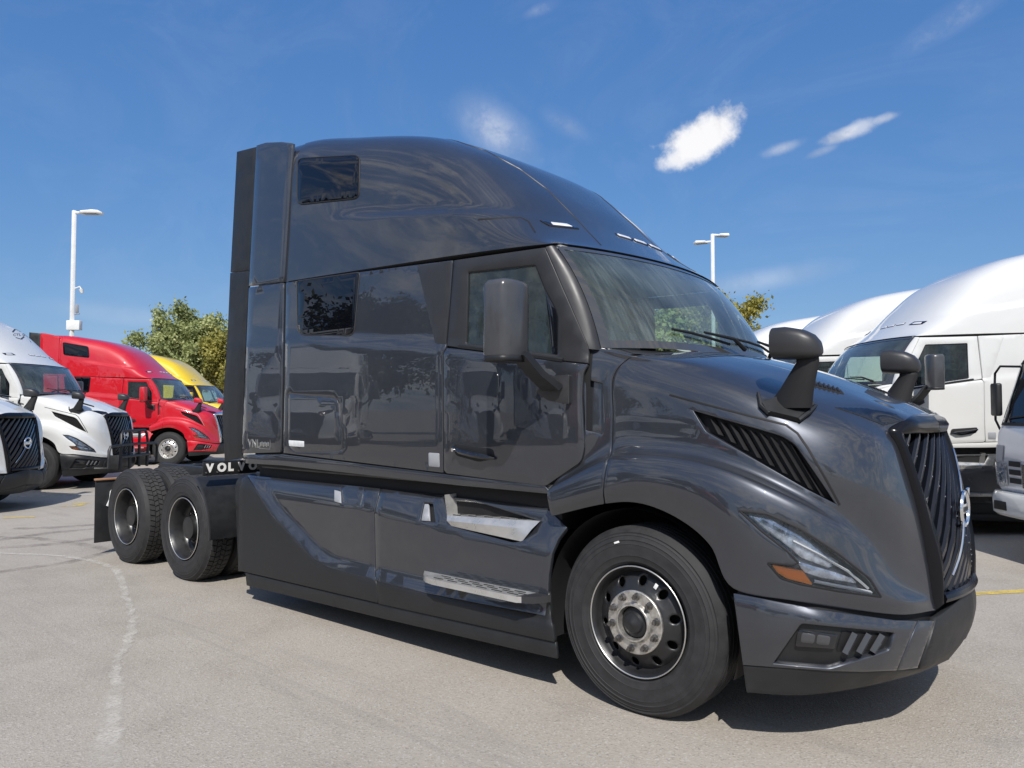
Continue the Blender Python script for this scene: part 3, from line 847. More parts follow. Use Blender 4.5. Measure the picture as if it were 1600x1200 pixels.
    pp = [wsp(-.60, .90, -.03), wsp(-.20, .90, -.03), wsp(-.05, .985, -.03), wsp(-.55, .97, -.03)]
    mk('permit_card', ([tuple(p) for p in pp], [(0, 1, 2, 3)]), 'paper', T, detail=True)
    pq = [wsp(-.42, .90, -.026), wsp(-.36, .90, -.026), wsp(-.345, .975, -.026), wsp(-.41, .97, -.026)]
    mk('orange_tag', ([tuple(p) for p in pq], [(0, 1, 2, 3)]), 'orange', T, detail=True)
    # ---- hood
    vent = rnd([(1081,640),(1222,680),(1243,693),(1309,790),(1262,766),(1102,675)], [3,8,8,2,4,6])
    lamp = rnd([(1155,798),(1199,803),(1250,826),(1310,866),(1360,905),(1377,933),(1310,924),(1250,913),(1220,904),(1199,880),(1240,883),(1247,879),(1232,863),(1190,830)], [1,6,6,6,5,1.5,5,5,5,3,3,2,4,4])
    def edge_uv(u0, u1, v0, v1, k=36):
        a = [(u0+(u1-u0)*i/k, v0) for i in range(k)]+[(u1, v0+(v1-v0)*i/k) for i in range(k)]
        return np.array(a+[(u1-(u1-u0)*i/k, v1) for i in range(k)]+[(u0, v1-(v1-v0)*i/k) for i in range(k)])
    hood = mk('hood', panel(HOOD, edge_uv(1.03, 9, 0, 9, 60), holes=[vent, lamp], pix=False, res=(.11, .10), lip=.03, skip_center=True, step=6), 'grey_paint', T, join=True, sharp=None)
    cvent = rnd([(915,592),(941,598),(941,668),(940,679),(915,673)], 1.5)
    cowl = mk('cowl_panel', panel(HOOD, edge_uv(0.0, .985, 0, 6.95, 40), holes=[cvent], pix=False, res=(.11, .10), lip=.03, step=5), 'grey_paint', T, True, sharp=None)
    mk('cowl_top', panel(HOOD, edge_uv(-.06, .985, 6.97, 9, 24), pix=False, res=(.2, .12), lip=.02, skip_center=True), 'satin_grey', T, join=True, sharp=None)
    mk('cowl_vent', panel(HOOD, shrink(cvent, -.8), off=-.035, lip=0, gap=0, res=(.1, .1)), 'grey_paint', cowl, True)
    mk('hood_seal', panel(HOOD, edge_uv(.93, 1.09, 0.05, 8.9, 30), pix=False, res=(.08, .15), off=-.02, lip=0), 'black', T, True)
    mk('crease_bead', ribbon(HOOD, [(1046,617),(1110,634),(1180,652),(1228,664),(1246,677),(1262,700),(1290,748),(1312,789)], .012, .001, .001), 'black', [hood, hood], True)
    # side vent
    vb = mk('side_vent', panel(HOOD, shrink(vent, -1.5), off=-.055, lip=0, gap=0, res=(.12, .12)), 'black', T, True)
    vw = HOOD.px(dens(vent, 6)); A0 = HOOD.P(vw); A1 = A0-HOOD.N(vw)*.055
    V, F = loft([A0, A1], True)
    mk('vent_rim', (V, F), 'gloss_black', vb, True, sharp=None)
    for k in range(9):
        t = (k+.6)/9.4
        a = np.array([1096, 646])*(1-t)+np.array([1248, 697])*t
        b = np.array([1096, 671])*(1-t)+np.array([1300, 784])*t+np.array([12, 0])*(1-t)
        pa, pb = HOOD.pt(*a, -.016), HOOD.pt(*b, -.016)
        na = HOOD.N(HOOD.px([a]))[0]
        w_ = np.array([.026, 0, -.008]); d_ = -na*.034
        mk('louvre', fix_normals(([tuple(pa), tuple(pb), tuple(pb+w_+d_), tuple(pa+w_+d_), tuple(pa-na*.006), tuple(pb-na*.006), tuple(pb+w_+d_-na*.006), tuple(pa+w_+d_-na*.006)], [(0, 1, 2, 3), (4, 5, 6, 7), (0, 1, 5, 4), (2, 3, 7, 6), (1, 2, 6, 5), (0, 3, 7, 4)])), 'satin_grey', vb, True)
    # top vent on the far hood slope
    tv = mk('top_vent', panel(HOOD, edge_uv(4.7, 5.9, 7.25, 7.6, 10), pix=False, res=(.2, .1), off=.004, lip=.006), 'black', [hood, hood], True)
    for k in range(9):
        u = 4.76+k*.125
        P0, P1 = HOOD.P([(u, 7.27), (u+.05, 7.58)])
        mk('vent_fin', tube([P0+(0, 0, .008), P1+(0, 0, .008)], .007, 5), 'dark_plastic', tv, True, detail=True)
    # headlamp
    hl = mk('headlamp', panel(HOOD, shrink(lamp, -1.2), off=-.05, lip=0, gap=0, res=(.14, .14)), 'lamp_dark', T, True)
    lw_ = HOOD.px(dens(lamp, 5)); A0 = HOOD.P(lw_); A1 = A0-HOOD.N(lw_)*.05
    mk('lamp_rim', loft([A0, A1], True), 'black', hl, True, sharp=None)
    mk('lamp_lens', panel(HOOD, lamp, off=-.003, lip=.004, gap=.6, res=(.1, .1)), 'lens_glass', hl, True, sharp=None)
    mk('turn_lamp', panel(HOOD, rnd([(1207,884),(1255,894),(1270,914),(1230,904),(1215,895)], 2), off=-.007, lip=.02, gap=0, res=(.1, .1)), 'amber', hl, True)
    mk('reflector_bowl', panel(HOOD, rnd([(1168,805),(1205,812),(1260,842),(1318,880),(1300,888),(1255,872),(1238,858),(1196,828)], 3), off=-.034, lip=.02, gap=0, res=(.08, .08)), 'lamp_silver', hl, True)
    mk('reflector_bowl', panel(HOOD, rnd([(1250,880),(1300,893),(1338,905),(1345,912),(1290,905),(1258,895)], 3), off=-.03, lip=.02, gap=0, res=(.08, .08)), 'lamp_silver', hl, True)
    mk('light_bar', ribbon(HOOD, [(1240,846),(1285,868),(1330,893),(1362,920)], .013, -.02, .005), 'lamp_white', hl, True)
    mk('light_bar', ribbon(HOOD, [(1275,910),(1310,917),(1350,924),(1368,927)], .016, -.022, .005), 'lamp_white', hl, True)
    mk('lamp_seal', ribbon(HOOD, list(lamp)+[lamp[0]], .010, .001, .001), 'black', hl, True, detail=True)
    # ---- grille, its surround and slats
    vv = np.concatenate([np.linspace(0, 6, 40), np.linspace(6.05, 9, 20)])
    outer = HOOD.P(np.stack([np.full_like(vv, 9.0), vv], -1))
    inner = []
    for v in vv:
        if v <= 6: inner.append(grille_fn(np.array([-.5]), np.array([1-v/6]))[0])
        else: inner.append(grille_fn(np.array([-.5+.5*(v-6)/3]), np.array([0.0]))[0])
    inner = np.array(inner)
    midc = outer*.45+inner*.55+np.array([.020, -.006, .008])
    q1 = outer*.78+midc*.22+np.array([.006, -.002, .004])
    V, F = loft([outer-np.array([.015, 0, .0]), outer, q1, midc, inner, inner-np.array([.08, 0, 0])])
    sur = mk('grille_surround', fix_normals((V, F)), 'trim_black', T, join=True, sharp=None)
    wedge = [(1306,637),(1345,650),(1380,664),(1413,657),(1398,646),(1350,638)]
    mk('nose_trim', panel(HOOD, wedge, off=.004, lip=.006, gap=0, res=(.1, .1)), 'gloss_black', [sur, sur], True)
    gr = mk('grille', fix_normals(grid(lambda y, t: grille_fn(y, t)-np.array([.075, 0, 0]), np.linspace(-.5, .5, 14), np.linspace(0, 1, 12))), 'black', T, sharp=None)
    k = 0
    SL = .78
    for c0 in np.arange(.36, 1.90, .098):
        # slat line: z = c0 + y*SL
        ys = [y for y in np.linspace(-.5, .5, 60) if .692 <= c0+y*SL <= 1.538]
        if len(ys) < 4: continue
        ys = np.linspace(ys[0], ys[-1], 8)
        P = grille_fn(ys, (1.54-(c0+ys*SL))/.85)-np.array([.022, 0, 0])
        up = np.array([0, -.615, .788])
        sec = [P+np.array([-.050, 0, 0])+up*.014, P+np.array([-.014, 0, 0])+up*.026, P+np.array([.0, 0, 0])+up*.016, P+np.array([.0, 0, 0])-up*.014, P+np.array([-.014, 0, 0])-up*.026, P+np.array([-.050, 0, 0])-up*.016]
        V, F = loft([s_ for s_ in sec]+[sec[0]])
        mk('slat', fix_normals((V, F)), 'grille_blue', gr)
        for fr_ in (.45,):
            if len(ys) > 5:
                p = P[int(fr_*7)]
                mk('stud', rbox((p[0]+.002, p[1], p[2]), (.006, .007, .007), .002), 'chrome', gr, detail=True)
    mk('grille_bar', tube(grille_fn(np.linspace(-.5, .5, 12), np.full(12, 1.0))+np.array([-.006, 0, .008]), .026, 8), 'trim_black', gr)
    # emblem: ring, cross bar
    ec = grille_fn(np.array([0.0]), np.array([.49]))[0]+np.array([.012, 0, 0])
    ring = [ec+np.array([.0, .088*math.cos(a), .088*math.sin(a)]) for a in np.linspace(0, 2*math.pi, 36, endpoint=False)]
    em = mk('emblem_ring', tube(ring, .013, 8, True), 'chrome', gr)
    mk('emblem_plate', rbox((ec[0]-.002, 0, ec[2]), (.016, .15, .052), .004), 'chrome', gr)
    tx = text_vf('VOLVO', .034, .002)
    mk('emblem_lettering', xform(tx, ec+np.array([.008, -.062, -.012]), (0, 1, 0), (0, 0, 1), (1, 0, 0)), 'dark_letter', gr, detail=True)
    for s in (-1, 1):
        ys = np.linspace(.062*s, .40*s, 8); P = grille_fn(ys, (1.54-(ec[2]+ys*.78))/.85)+np.array([.006, 0, 0])
        mk('emblem_bar', tube(P, .0055, 6), 'chrome', gr)
    ar = ec+np.array([0, .072, .072])
    mk('emblem_arrow', fix_normals(prism([(ar[1]+.036, ar[2]+.036), (ar[1]-.010, ar[2]+.030), (ar[1]+.030, ar[2]-.010)], ec[0]-.004, ec[0]+.008, 'x')), 'chrome', gr, detail=True)
    # ---- bumper
    fog = rnd([(1251,973),(1400,988),(1391,1017),(1352,1030),(1297,1047),(1206,1038)], [6,4,6,6,8,3])
    bp = mk('bumper', panel(BUMP, [(1146,927),(1200,937.5),(1280,952.5),(1345,962),(1400,969.5),(1433,970.5),(1401,1048),(1352,1050),(1298,1049),(1215,1043),(1161,1039)], holes=[fog], lip=.03, gap=.5, res=(.1, .12), step=6), 'grey_paint', T, True, sharp=None)
    mk('bumper_corner', panel(BUMP, [(1435,970.5),(1460,970),(1434,1044),(1403,1048)], lip=.03, gap=.5, res=(.08, .1)), 'grey_paint', bp, True, sharp=None)
    uc = BUMP.px([(1462, 970)])[0][0]; ul = BUMP.px([(1436, 1043)])[0][0]
    mk('bumper_center', panel(BUMP, np.array([(uc+.03+(6-uc-.03)*i/20, .06) for i in range(20)]+[(6, .06+(2.9-.06)*i/12) for i in range(12)]+[(6-(6-ul-.03)*i/20, 2.9) for i in range(20)]+[(ul+.03+(uc-ul)*i/12, 2.9-(2.84)*i/12) for i in range(12)]), pix=False, lip=.03, res=(.12, .15), skip_center=True), 'dark_plastic', T, join=True, sharp=None)
    mk('air_dam', panel(BUMP, edge_uv(0.02, 6, 3.03, 4, 30), pix=False, off=-.006, lip=.03, res=(.12, .15), skip_center=True), 'dark_plastic', T, join=True, sharp=None)
    fr_ = mk('fog_recess', panel(BUMP, shrink(fog, -1), off=-.03, lip=0, gap=0, res=(.1, .12)), 'dark_plastic', bp, True)
    fw = BUMP.px(dens(fog, 6)); A0 = BUMP.P(fw); A1 = A0-BUMP.N(fw)*.03
    mk('recess_rim', loft([A0, A1], True), 'satin_grey', bp, True, sharp=None)
    mk('fog_lamp', panel(BUMP, rnd([(1248,987),(1312,995),(1306,1016),(1244,1012)], 3), off=-.014, lip=.016, gap=0, res=(.1, .1)), 'gloss_black', bp, True)
    for a in ((1254, 991), (1279, 994)):
        mk('fog_lens', panel(BUMP, rnd([a, (a[0]+20, a[1]+3), (a[0]+17, a[1]+16), (a[0]-2, a[1]+14)], 3), off=-.010, lip=.008, gap=0, res=(.1, .1)), 'fog_glass', bp, True, detail=True)
    mk('intake', panel(BUMP, rnd([(1322,988),(1397,993),(1386,1019),(1312,1022)], 2), off=-.026, lip=0, gap=0), 'black', bp, True)
    for a in (1338, 1360, 1381):
        pa, pb = BUMP.pt(a, 990+(a-1330)*.06, -.006), BUMP.pt(a-16, 1023-(a-1330)*.06, -.006)
        mk('louvre', tube([pa, pb], .018, 4), 'mirror_grey', bp, True)
    # ---- side skirts
    st_up = rnd([(691,776),(740,781),(846,814),(818,845),(803,849),(704,823)], [3,3,2,5,8,5])
    cap = rnd([(532,757),(569,761),(562,791),(536,786)], 2)
    pocket = rnd([(662,784),(677,786),(681,817),(655,815)], 2)
    sk = mk('side_skirt', panel(SKIRT, [(386,742),(594,763),(584,803),(586,890),(587,907),(512,886),(490,873),(427,808)], holes=[cap], lip=.03, gap=.5, res=(.06, .045), step=7), 'grey_paint', T, True, sharp=None)
    sf = mk('side_skirt', panel(SKIRT, [(595,763.5),(690,773),(855,793),(864,803),(886,824),(872,842),(862,864),(857,900),(856,925),(852,962),(662,926),(588,907.5),(587,890),(585,803)], holes=[st_up, pocket], lip=.03, gap=.6, res=(.06, .045), step=7), 'grey_paint', T, True, sharp=None)
    mk('lower_skirt', panel(SKIRT, [(370,748),(385,742.5),(426,808),(489,873.5),(511,886.5),(587,908),(590,942),(372,891),(367,762)], lip=.03, gap=.3, res=(.06, .045), rad=[6,2,0,0,0,0,0,2,4], step=7), 'skirt_plastic', T, True, sharp=None)
    mk('lower_skirt', panel(SKIRT, [(588,908.5),(662,927),(852,963),(856,926),(860,960),(866,1003),(591,943)], lip=.03, gap=.3, res=(.06, .045), step=7), 'skirt_plastic', T, True, sharp=None)
    mk('filler_flap', panel(SKIRT, cap, lip=.015, gap=.8, res=(.06, .06)), 'grey_paint', sk, True)
    mk('flap_bevel', panel(SKIRT, [(523,766),(532,769),(533,786),(523,783)], off=.003, lip=.003, gap=0), 'lamp_under', sk, True, detail=True)  # paler patch along the left bevel of the filler flap
    pk = mk('latch_pocket', panel(SKIRT, shrink(pocket, -1), off=-.03, lip=0, gap=0), 'black', sf, True)
    mk('latch', panel(SKIRT, [(661,787),(667,787),(669,813),(657,812)], off=-.012, lip=.01, gap=0), 'lamp_under', sf, True, detail=True)
    lo = [(372,892),(590,943),(866,1004)]; lo2 = [(383,915),(592,966),(868,1030)]
    mk('rubber_strip', panel(SKIRT, [(381,895),(590,944),(866,1005),(869,1030),(592,966),(383,915)], off=-.012, lip=.02, gap=.4, res=(.08, .06)), 'dark_plastic', T, True, sharp=None)
    # upper step: chrome cheek, tread and bull-nose set into the skirt
    def S(px, py, off): return SKIRT.pt(px, py, off)
    n_ = 9
    lip_ = [S(*(np.array([700,806])*(1-t)+np.array([845,815])*t), .010) for t in np.linspace(0, 1, n_)]
    mid_ = [S(*(np.array([702,815])*(1-t)+np.array([834,829])*t), .026) for t in np.linspace(0, 1, n_)]
    low_ = [S(*(np.array([705,822])*(1-t)+np.array([815,846])*t), -.004) for t in np.linspace(0, 1, n_)]
    back = [np.array([p[0]+.02, -1.075, p[2]+.006]) for p in lip_]
    V, F = loft([low_, mid_, lip_, back])
    up = mk('upper_step', fix_normals((V, F)), 'aluminium', T, True)
    topb = [np.array([p[0]+.02, -1.075, 1.10]) for p in lip_]
    mk('step_backing', fix_normals(loft([back, topb])), 'aluminium', up, True)
    mk('step_cheek', fix_normals(loft([[lip_[0], np.array([-1.47, -1.195, 1.095])], [back[0], np.array([-1.45, -1.075, 1.10])]])), 'aluminium', up, True)
    for r_ in range(3):
        for c_ in range(5):
            t = (c_+.5+(.25 if r_ % 2 else 0))/5.6; p = lip_[0]*(1-t)+lip_[-1]*t
            mk('tread_slot', rbox((p[0], p[1]+.02+.032*r_, p[2]+.004), (.07, .008, .004), .001), 'slot_dark', up, True, detail=True)
    # lower step: plate standing proud of the skirt
    zt = .566
    pts = [(-1.66, -1.20), (-1.56, -1.30), (-1.50, -1.335), (-1.42, -1.352), (-.70, -1.352), (-.63, -1.30), (-.60, -1.20)]
    ls = mk('lower_step', fix_normals(prism(pts, zt-.036, zt, 'z')), 'aluminium', T, True)
    mk('step_end', fix_normals(prism([(-.705, -1.349), (-.61, -1.30), (-.56, -1.20), (-.66, -1.20)], zt-.038, zt+.002, 'z')), 'satin_grey', ls, True)
    for r_ in range(3):
        for c_ in range(6):
            mk('tread_slot', rbox((-1.40+.128*c_+(.06 if r_ % 2 else 0), -1.245-.035*r_, zt+.0015), (.085, .009, .004), .001), 'slot_dark', ls, True, detail=True)
    # ---- door mirror
    def mirror_body(c, sx, sy, sz, r, yaw):
        V = []; prof = [(-.5, .80), (-.48, .90), (-.42, .975), (0, 1.0), (.42, .985), (.47, .93), (.5, .80)]
        n = 28; rz = Matrix.Rotation(yaw, 3, 'Z')
        for zf, k_ in prof:
            for i in range(n):
                a = 2*math.pi*i/n; e = .42
                x_ = math.copysign(abs(math.cos(a))**e, math.cos(a))*sx/2*k_; y_ = math.copysign(abs(math.sin(a))**e, math.sin(a))*sy/2*k_
                if x_ > 0: x_ *= .75+.25*(1-(2*y_/sy)**2)
                p = rz @ Vector((x_, y_, 0)); V.append((c[0]+p.x, c[1]+p.y, c[2]+zf*sz))
        F = []
        for j in range(len(prof)-1):
            for i in range(n): F.append((j*n+i, j*n+(i+1) % n, (j+1)*n+(i+1) % n, (j+1)*n+i))
        F.append(tuple(reversed(range(n)))); F.append(tuple(range((len(prof)-1)*n, len(prof)*n)))
        return V, F
    mc = at_y(793, 502, -1.53)
    dm = mk('door_mirror', mirror_body(mc, .19, .275, .455, .05, .10), 'mirror_grey', T, True, sharp=None)
    mk('mirror_trim', mirror_body((mc[0], mc[1], mc[2]-.218), .186, .270, .034, .05, .10), 'dark_plastic', dm, True, sharp=None)
    mk('mirror_glass', rbox((mc[0]-.092, mc[1], mc[2]), (.01, .22, .39), .004, Matrix.Rotation(.10, 3, 'Z')), 'chrome', dm, True, detail=True)
    a0 = np.array([mc[0]+.06, mc[1]+.03, mc[2]-.215]); a1 = SIDE.pt(868, 607, .035)
    V = []; F = []
    for p, w_, h_ in ((a0+np.array([-.0, 0, .03]), .105, .05), (a0*.5+a1*.5, .105, .05), (a1, .13, .055)):
        for dx, dd in ((-w_/2, -h_/2), (w_/2, -h_/2), (w_/2, h_/2), (-w_/2, h_/2)): V.append(tuple(p+np.array([dx, dd*.8, dd*.5])))
    for j in range(2):
        for i in range(4): F.append((j*4+i, j*4+(i+1) % 4, (j+1)*4+(i+1) % 4, (j+1)*4+i))
    F += [(0, 1, 2, 3), (8, 9, 10, 11)]
    mk('mirror_arm', fix_normals((V, F)), 'dark_plastic', dm, True)
    mk('mirror_base', panel(SIDE, rnd([(848,590),(892,586.5),(892,631),(860,625),(842,612)], 2), off=.03, lip=.034, gap=0, res=(.1, .1)), 'satin_grey', dm, True)
    # ---- hood mirror
    hb_ = [HOOD.pt(*p, .004) for p in ((1190,636),(1198,648),(1246,660),(1272,638),(1262,626),(1225,622))]
    Vb = [tuple(p) for p in hb_]+[tuple(np.array(p)+np.array([.01, -.02, .022])) for p in hb_]
    k = len(hb_)
    hm = mk('hood_mirror', fix_normals((Vb, [tuple(range(k)), tuple(range(k, 2*k))]+[(i, (i+1) % k, k+(i+1) % k, k+i) for i in range(k)])), 'dark_plastic', T, True)
    mk('mirror_wing', tube([HOOD.pt(1184,616,.012), HOOD.pt(1189,636,.018), HOOD.pt(1202,648,.020)], [.008, .013, .013], 6), 'dark_plastic', hm, True)
    mk('mirror_wing', tube([HOOD.pt(1246,659,.018), HOOD.pt(1262,648,.020), HOOD.pt(1274,636,.012)], [.013, .013, .008], 6), 'dark_plastic', hm, True)
    b0 = np.mean(hb_, 0); hc = at_y(1247, 537, -.955); tp = at_y(1262, 566, -.945)
    V = []
    for p, rx, ry in ((b0+np.array([0, 0, .0]), .118, .055), (b0*.55+tp*.45, .085, .044), (tp, .058, .036), (tp+np.array([0, 0, .04]), .055, .036)):
        for i in range(12):
            a = 2*math.pi*i/12; V.append((p[0]+rx*math.cos(a), p[1]+ry*math.sin(a), p[2]))
    F = [(j*12+i, j*12+(i+1) % 12, (j+1)*12+(i+1) % 12, (j+1)*12+i) for j in range(3) for i in range(12)]+[tuple(range(36, 48))]
    mk('mirror_stem', fix_normals((V, F)), 'black', hm, True, sharp=None)
    # head: flat glass side to the rear, bullet shell to the front
    V = []; F = []; n = 20
    for fx, k_, dz in ((-.118, .90, .006), (-.112, 1.0, .006), (-.05, 1.04, .004), (.03, .94, -.006), (.075, .76, -.016), (.104, .50, -.028), (.118, .22, -.038)):
        for i in range(n):
            a = 2*math.pi*i/n; e = .60
            V.append((hc[0]+fx, hc[1]+math.copysign(abs(math.cos(a))**e, math.cos(a))*.092*k_, hc[2]+dz+math.copysign(abs(math.sin(a))**e, math.sin(a))*.080*k_))
    for j in range(6):
        for i in range(n): F.append((j*n+i, j*n+(i+1) % n, (j+1)*n+(i+1) % n, (j+1)*n+i))
    F += [tuple(range(n)), tuple(range(6*n, 7*n))]
    mk('mirror_head', fix_normals((V, F)), 'satin_grey', hm, True, sharp=50)
    # ---- inner shell: dark body behind the panel gaps, cab interior
    shell_poly = [(-3.84, 1.18), (-3.84, 2.72), (-.62, 2.66), (-.32, 2.0), (-.32, 1.18)]
    hole = SIDE.px(dens(shrink(dwin, -2), 12))
    uv, F, _ = triangulate([dens(np.array(shell_poly), .1), hole], (.2, .15))
    P = SIDE.P(uv); P[:, 1] += .03
    mk('inner_shell', (P, F), 'black', T, True, sharp=None)
    mk('cab_floor', rbox((-2.1, 0, 1.19), (3.4, 2.32, .05), 0), 'interior', T)
    mk('headliner', rbox((-1.05, 0, 2.67), (.95, 2.16, .02), 0), 'headliner', T)
    mk('bulkhead', fix_normals(comb_(rbox((-1.50, -.85, 1.95), (.04, .6, 1.45), .01), rbox((-1.50, .85, 1.95), (.04, .6, 1.45), .01), rbox((-1.52, 0, 1.95), (.02, 1.12, 1.45), 0))), 'curtain', T)
    mk('dashboard', fix_normals(loft([[np.array([x, y, z]) for y in (-1.04, -.5, 0, .5, 1.04)] for x, z in ((-.36, 1.25), (-.62, 1.6), (-.66, 1.86), (-.56, 1.945), (-.30, 1.965), (-.06, 1.985))])), 'interior', T)
    for y in (-.62, .62):
        s_ = mk('seat', fix_normals(comb_(rbox((-.98, y, 1.62), (.52, .52, .16), .06), rbox((-.98, y, 1.38), (.34, .34, .34), .03))), 'seat_grey', T)
        mk('backrest', rbox((-1.24, y, 2.0), (.16, .52, .66), .06, Matrix.Rotation(-.14, 3, 'Y')), 'seat_grey', s_)
        mk('headrest', rbox((-1.29, y, 2.40), (.10, .28, .17), .05), 'seat_grey', s_)
    sw = [np.array([-.70+.10*math.sin(a), .62+.23*math.cos(a), 1.93+.21*math.sin(a)]) for a in np.linspace(0, 2*math.pi, 30, endpoint=False)]
    mk('steering_wheel', comb_(tube(sw, .016, 6, True), tube([np.array([-.70, .40, 1.93]), np.array([-.68, .62, 1.92]), np.array([-.70, .84, 1.93])], .02, 6)), 'black', T)
    # ---- chassis
    for s in (-1, 1):
        mk('frame_rail', rbox((-3.15, .43*s, .88), (8.3, .09, .27), .008), 'dark_plastic', T)
    mk('underbody', fix_normals(comb_(rbox((-2.25, 0, 1.06), (3.4, 2.2, .26), .02), rbox((-2.2, 0, .62), (3.1, 2.26, .58), .02))), 'black', T)
    mk('engine_block', rbox((.50, 0, 1.02), (1.25, 1.0, 1.1), .05), 'black', T)
    mk('bumper_backing', fix_normals(grid(lambda u, v: BUMP.P(np.stack([u, v], -1))-BUMP.N(np.stack([u, v], -1))*.05+np.array([0, 0, .04])*np.clip(-v, 0, 1)[:, None], np.linspace(.05, 6, 30), np.linspace(-.5, 3.8, 12))), 'black', T, join=True, sharp=None)
    for x in (-5.15, -6.47):
        ax = mk('axle', fix_normals(comb_(tube([(x, -.62, .5), (x, .62, .5)], .075, 14), tube([(x-.22, 0, .5), (x+.22, 0, .5)], [.13, .2], 14))), 'black', T)
        for s in (-1, 1): mk('air_bag', tube([(x-.28, .43*s, .5), (x-.28, .43*s, .75)], .12, 14), 'rubber', ax)
    mk('axle_beam', rbox((0, 0, .45), (.12, 1.7, .10), .02), 'black', T)
    mk('fifth_wheel', fix_normals(comb_(prism([(-6.25, -.14), (-6.0, -.45), (-5.5, -.45), (-5.38, -.25), (-5.38, .25), (-5.5, .45), (-6.0, .45), (-6.25, .14), (-5.85, .05), (-5.85, -.05)], 1.02, 1.06, 'z'), rbox((-5.75, 0, .98), (.5, .95, .10), .02))), 'rim_black', T)
    mk('cross_member', rbox((-7.28, 0, .86), (.10, .95, .24), .01), 'dark_plastic', T)
    tl = mk('tail_bar', rbox((-7.32, 0, .84), (.06, 1.7, .10), .01), 'dark_plastic', T)
    for y in (-.72, -.58, .58, .72): mk('tail_lamp', tube([(-7.35, y, .84), (-7.38, y, .84)], .045, 14), 'red_lens', tl, detail=True)
    # ---- wheel arch liner at the front
    arc = [(.60*math.cos(a), .52+.60*math.sin(a)) for a in np.linspace(-.35, math.pi+.35, 30)]
    V, F = loft([[np.array([x*1.0, -1.165, z]) for x, z in arc], [np.array([x, -.48, z]) for x, z in arc]])
    n = len(V); V = V+[(.65, -.48, .2), (-.65, -.48, .2)]
    F = F+[tuple(range(30, 60))]
    mk('arch_liner', fix_normals((V, F)), 'black', T, True, sharp=None)
    # ---- wheels
    def circ(r, k): return np.array([(r*math.cos(a), r*math.sin(a)) for a in np.linspace(0, 2*math.pi, k, endpoint=False)])
    def perforated(cx, cz, cy, r0, r1, rh, hr, prof, sgn):
        holes = [np.array([(rh*math.cos(t)+hr*math.cos(a)*math.cos(t)-hr*.9*math.sin(a)*math.sin(t), rh*math.sin(t)+hr*math.cos(a)*math.sin(t)+hr*.9*math.sin(a)*math.cos(t)) for a in np.linspace(0, 2*math.pi, 14, endpoint=False)]) for t in np.linspace(0, 2*math.pi, 10, endpoint=False)+.2]
        uv, F, lid = triangulate([circ(r1, 72), circ(r0, 48)]+holes, (.014, .014))
        r = np.hypot(uv[:, 0], uv[:, 1]); d = np.interp(r, *zip(*prof))
        V = np.stack([uv[:, 0]+cx, cy+sgn*d, uv[:, 1]+cz], -1)
        F = list(F); V = list(map(tuple, V))
        for lp in lid[2:]:
            n = len(V)
            for i in lp: V.append((V[i][0], V[i][1]-sgn*.012, V[i][2]))
            for i in range(len(lp)): F.append((lp[i], lp[(i+1) % len(lp)], n+(i+1) % len(lp), n+i))
        return fix_normals((V, F))
    ZA, RT = .505, .517
    def tyre_prof(w, R, rib=True):
        side_in = [(.292, -.035), (.300, -.022), (.312, -.012), (.322, -.006), (.325, -.003), (.330, -.003), (.345, .002), (.356, .005), (.358, .0075), (.362, .0065), (.395, .010), (.418, .0095), (.420, .0115), (.424, .0095), (.440, .008), (.445, .011), (.452, .006), (.466, .001), (.468, .003), (.472, -.001), (.478, -.004), (.486, -.002), (.492, -.010), (R-.012, -.030), (R-.004, -.040)]
        tread = []
        if rib:
            for i, gx in enumerate((.062, .105, .148, .191, .234)):
                tread += [(R, -gx+.014), (R+.0005, -gx+.005), (R-.012, -gx+.003), (R-.012, -gx-.003), (R+.0005, -gx-.005)]
        else:
            tread = [(R-.012, -.05), (R-.012, -w+.05)]
        back = [(r, -w-d) for r, d in reversed(side_in)]
        return side_in+tread+back
    for s in (-1, 1):
        yo = 1.16*s
        wh = bpy.data.objects.new('wheel', None); COL.objects.link(wh); wh.parent = T; wh.location = (0, yo, ZA)
        def w(name, VF, m_, **k):
            V = np.array(VF[0], float)-np.array([0, yo, ZA]); return mk(name, (V, VF[1]), m_, wh, **k)
        w('tyre', fix_normals(lathe(tyre_prof(.29, RT), yo, (0, ZA), 96, s)), 'rubber', sharp=30)
        w('rim_edge', fix_normals(lathe([(.2955, -.002), (.298, .003), (.302, .0035), (.304, -.002)], yo, (0, ZA), 72, s)), 'rim_edge', sharp=None)
        w('rim', fix_normals(lathe([(.296, -.001), (.284, -.012), (.276, -.03), (.268, -.052), (.262, -.058)], yo, (0, ZA), 72, s)), 'rim_black', sharp=None)
        w('wheel_disc', perforated(0, ZA, yo, .166, .264, .224, .027, [(.16, .006), (.175, .002), (.19, -.010), (.21, -.022), (.235, -.034), (.264, -.056)], s), 'rim_black', sharp=None)
        w('brake_drum', fix_normals(lathe([(.25, -.10), (.0, -.10)], yo, (0, ZA), 40, s)), 'black')
        w('hub_plate', fix_normals(lathe([(.172, .003), (.172, .014), (.168, .017), (.112, .017), (.108, .030), (.100, .040), (.092, .040), (.088, .020), (.088, -.01)], yo, (0, ZA), 48, s)), 'hub_steel', sharp=30)
        w('hub_cap', fix_normals(lathe([(.088, -.004), (.078, .012), (.06, .02), (.052, .034), (.03, .038), (.012, .050), (.0005, .052)], yo, (0, ZA), 32, s)), 'dark_plastic', sharp=30)
        for k in range(10):
            a = 2*math.pi*(k+.3)/10; cx, cz = .143*math.cos(a), ZA+.143*math.sin(a)
            w('lug_nut', fix_normals(comb_(lathe([(.0, .058), (.010, .058), (.011, .040), (.0175, .040), (.0175, .020), (.022, .018), (.022, .012)], yo, (cx, cz), 8, s))), 'nut_steel', detail=True)
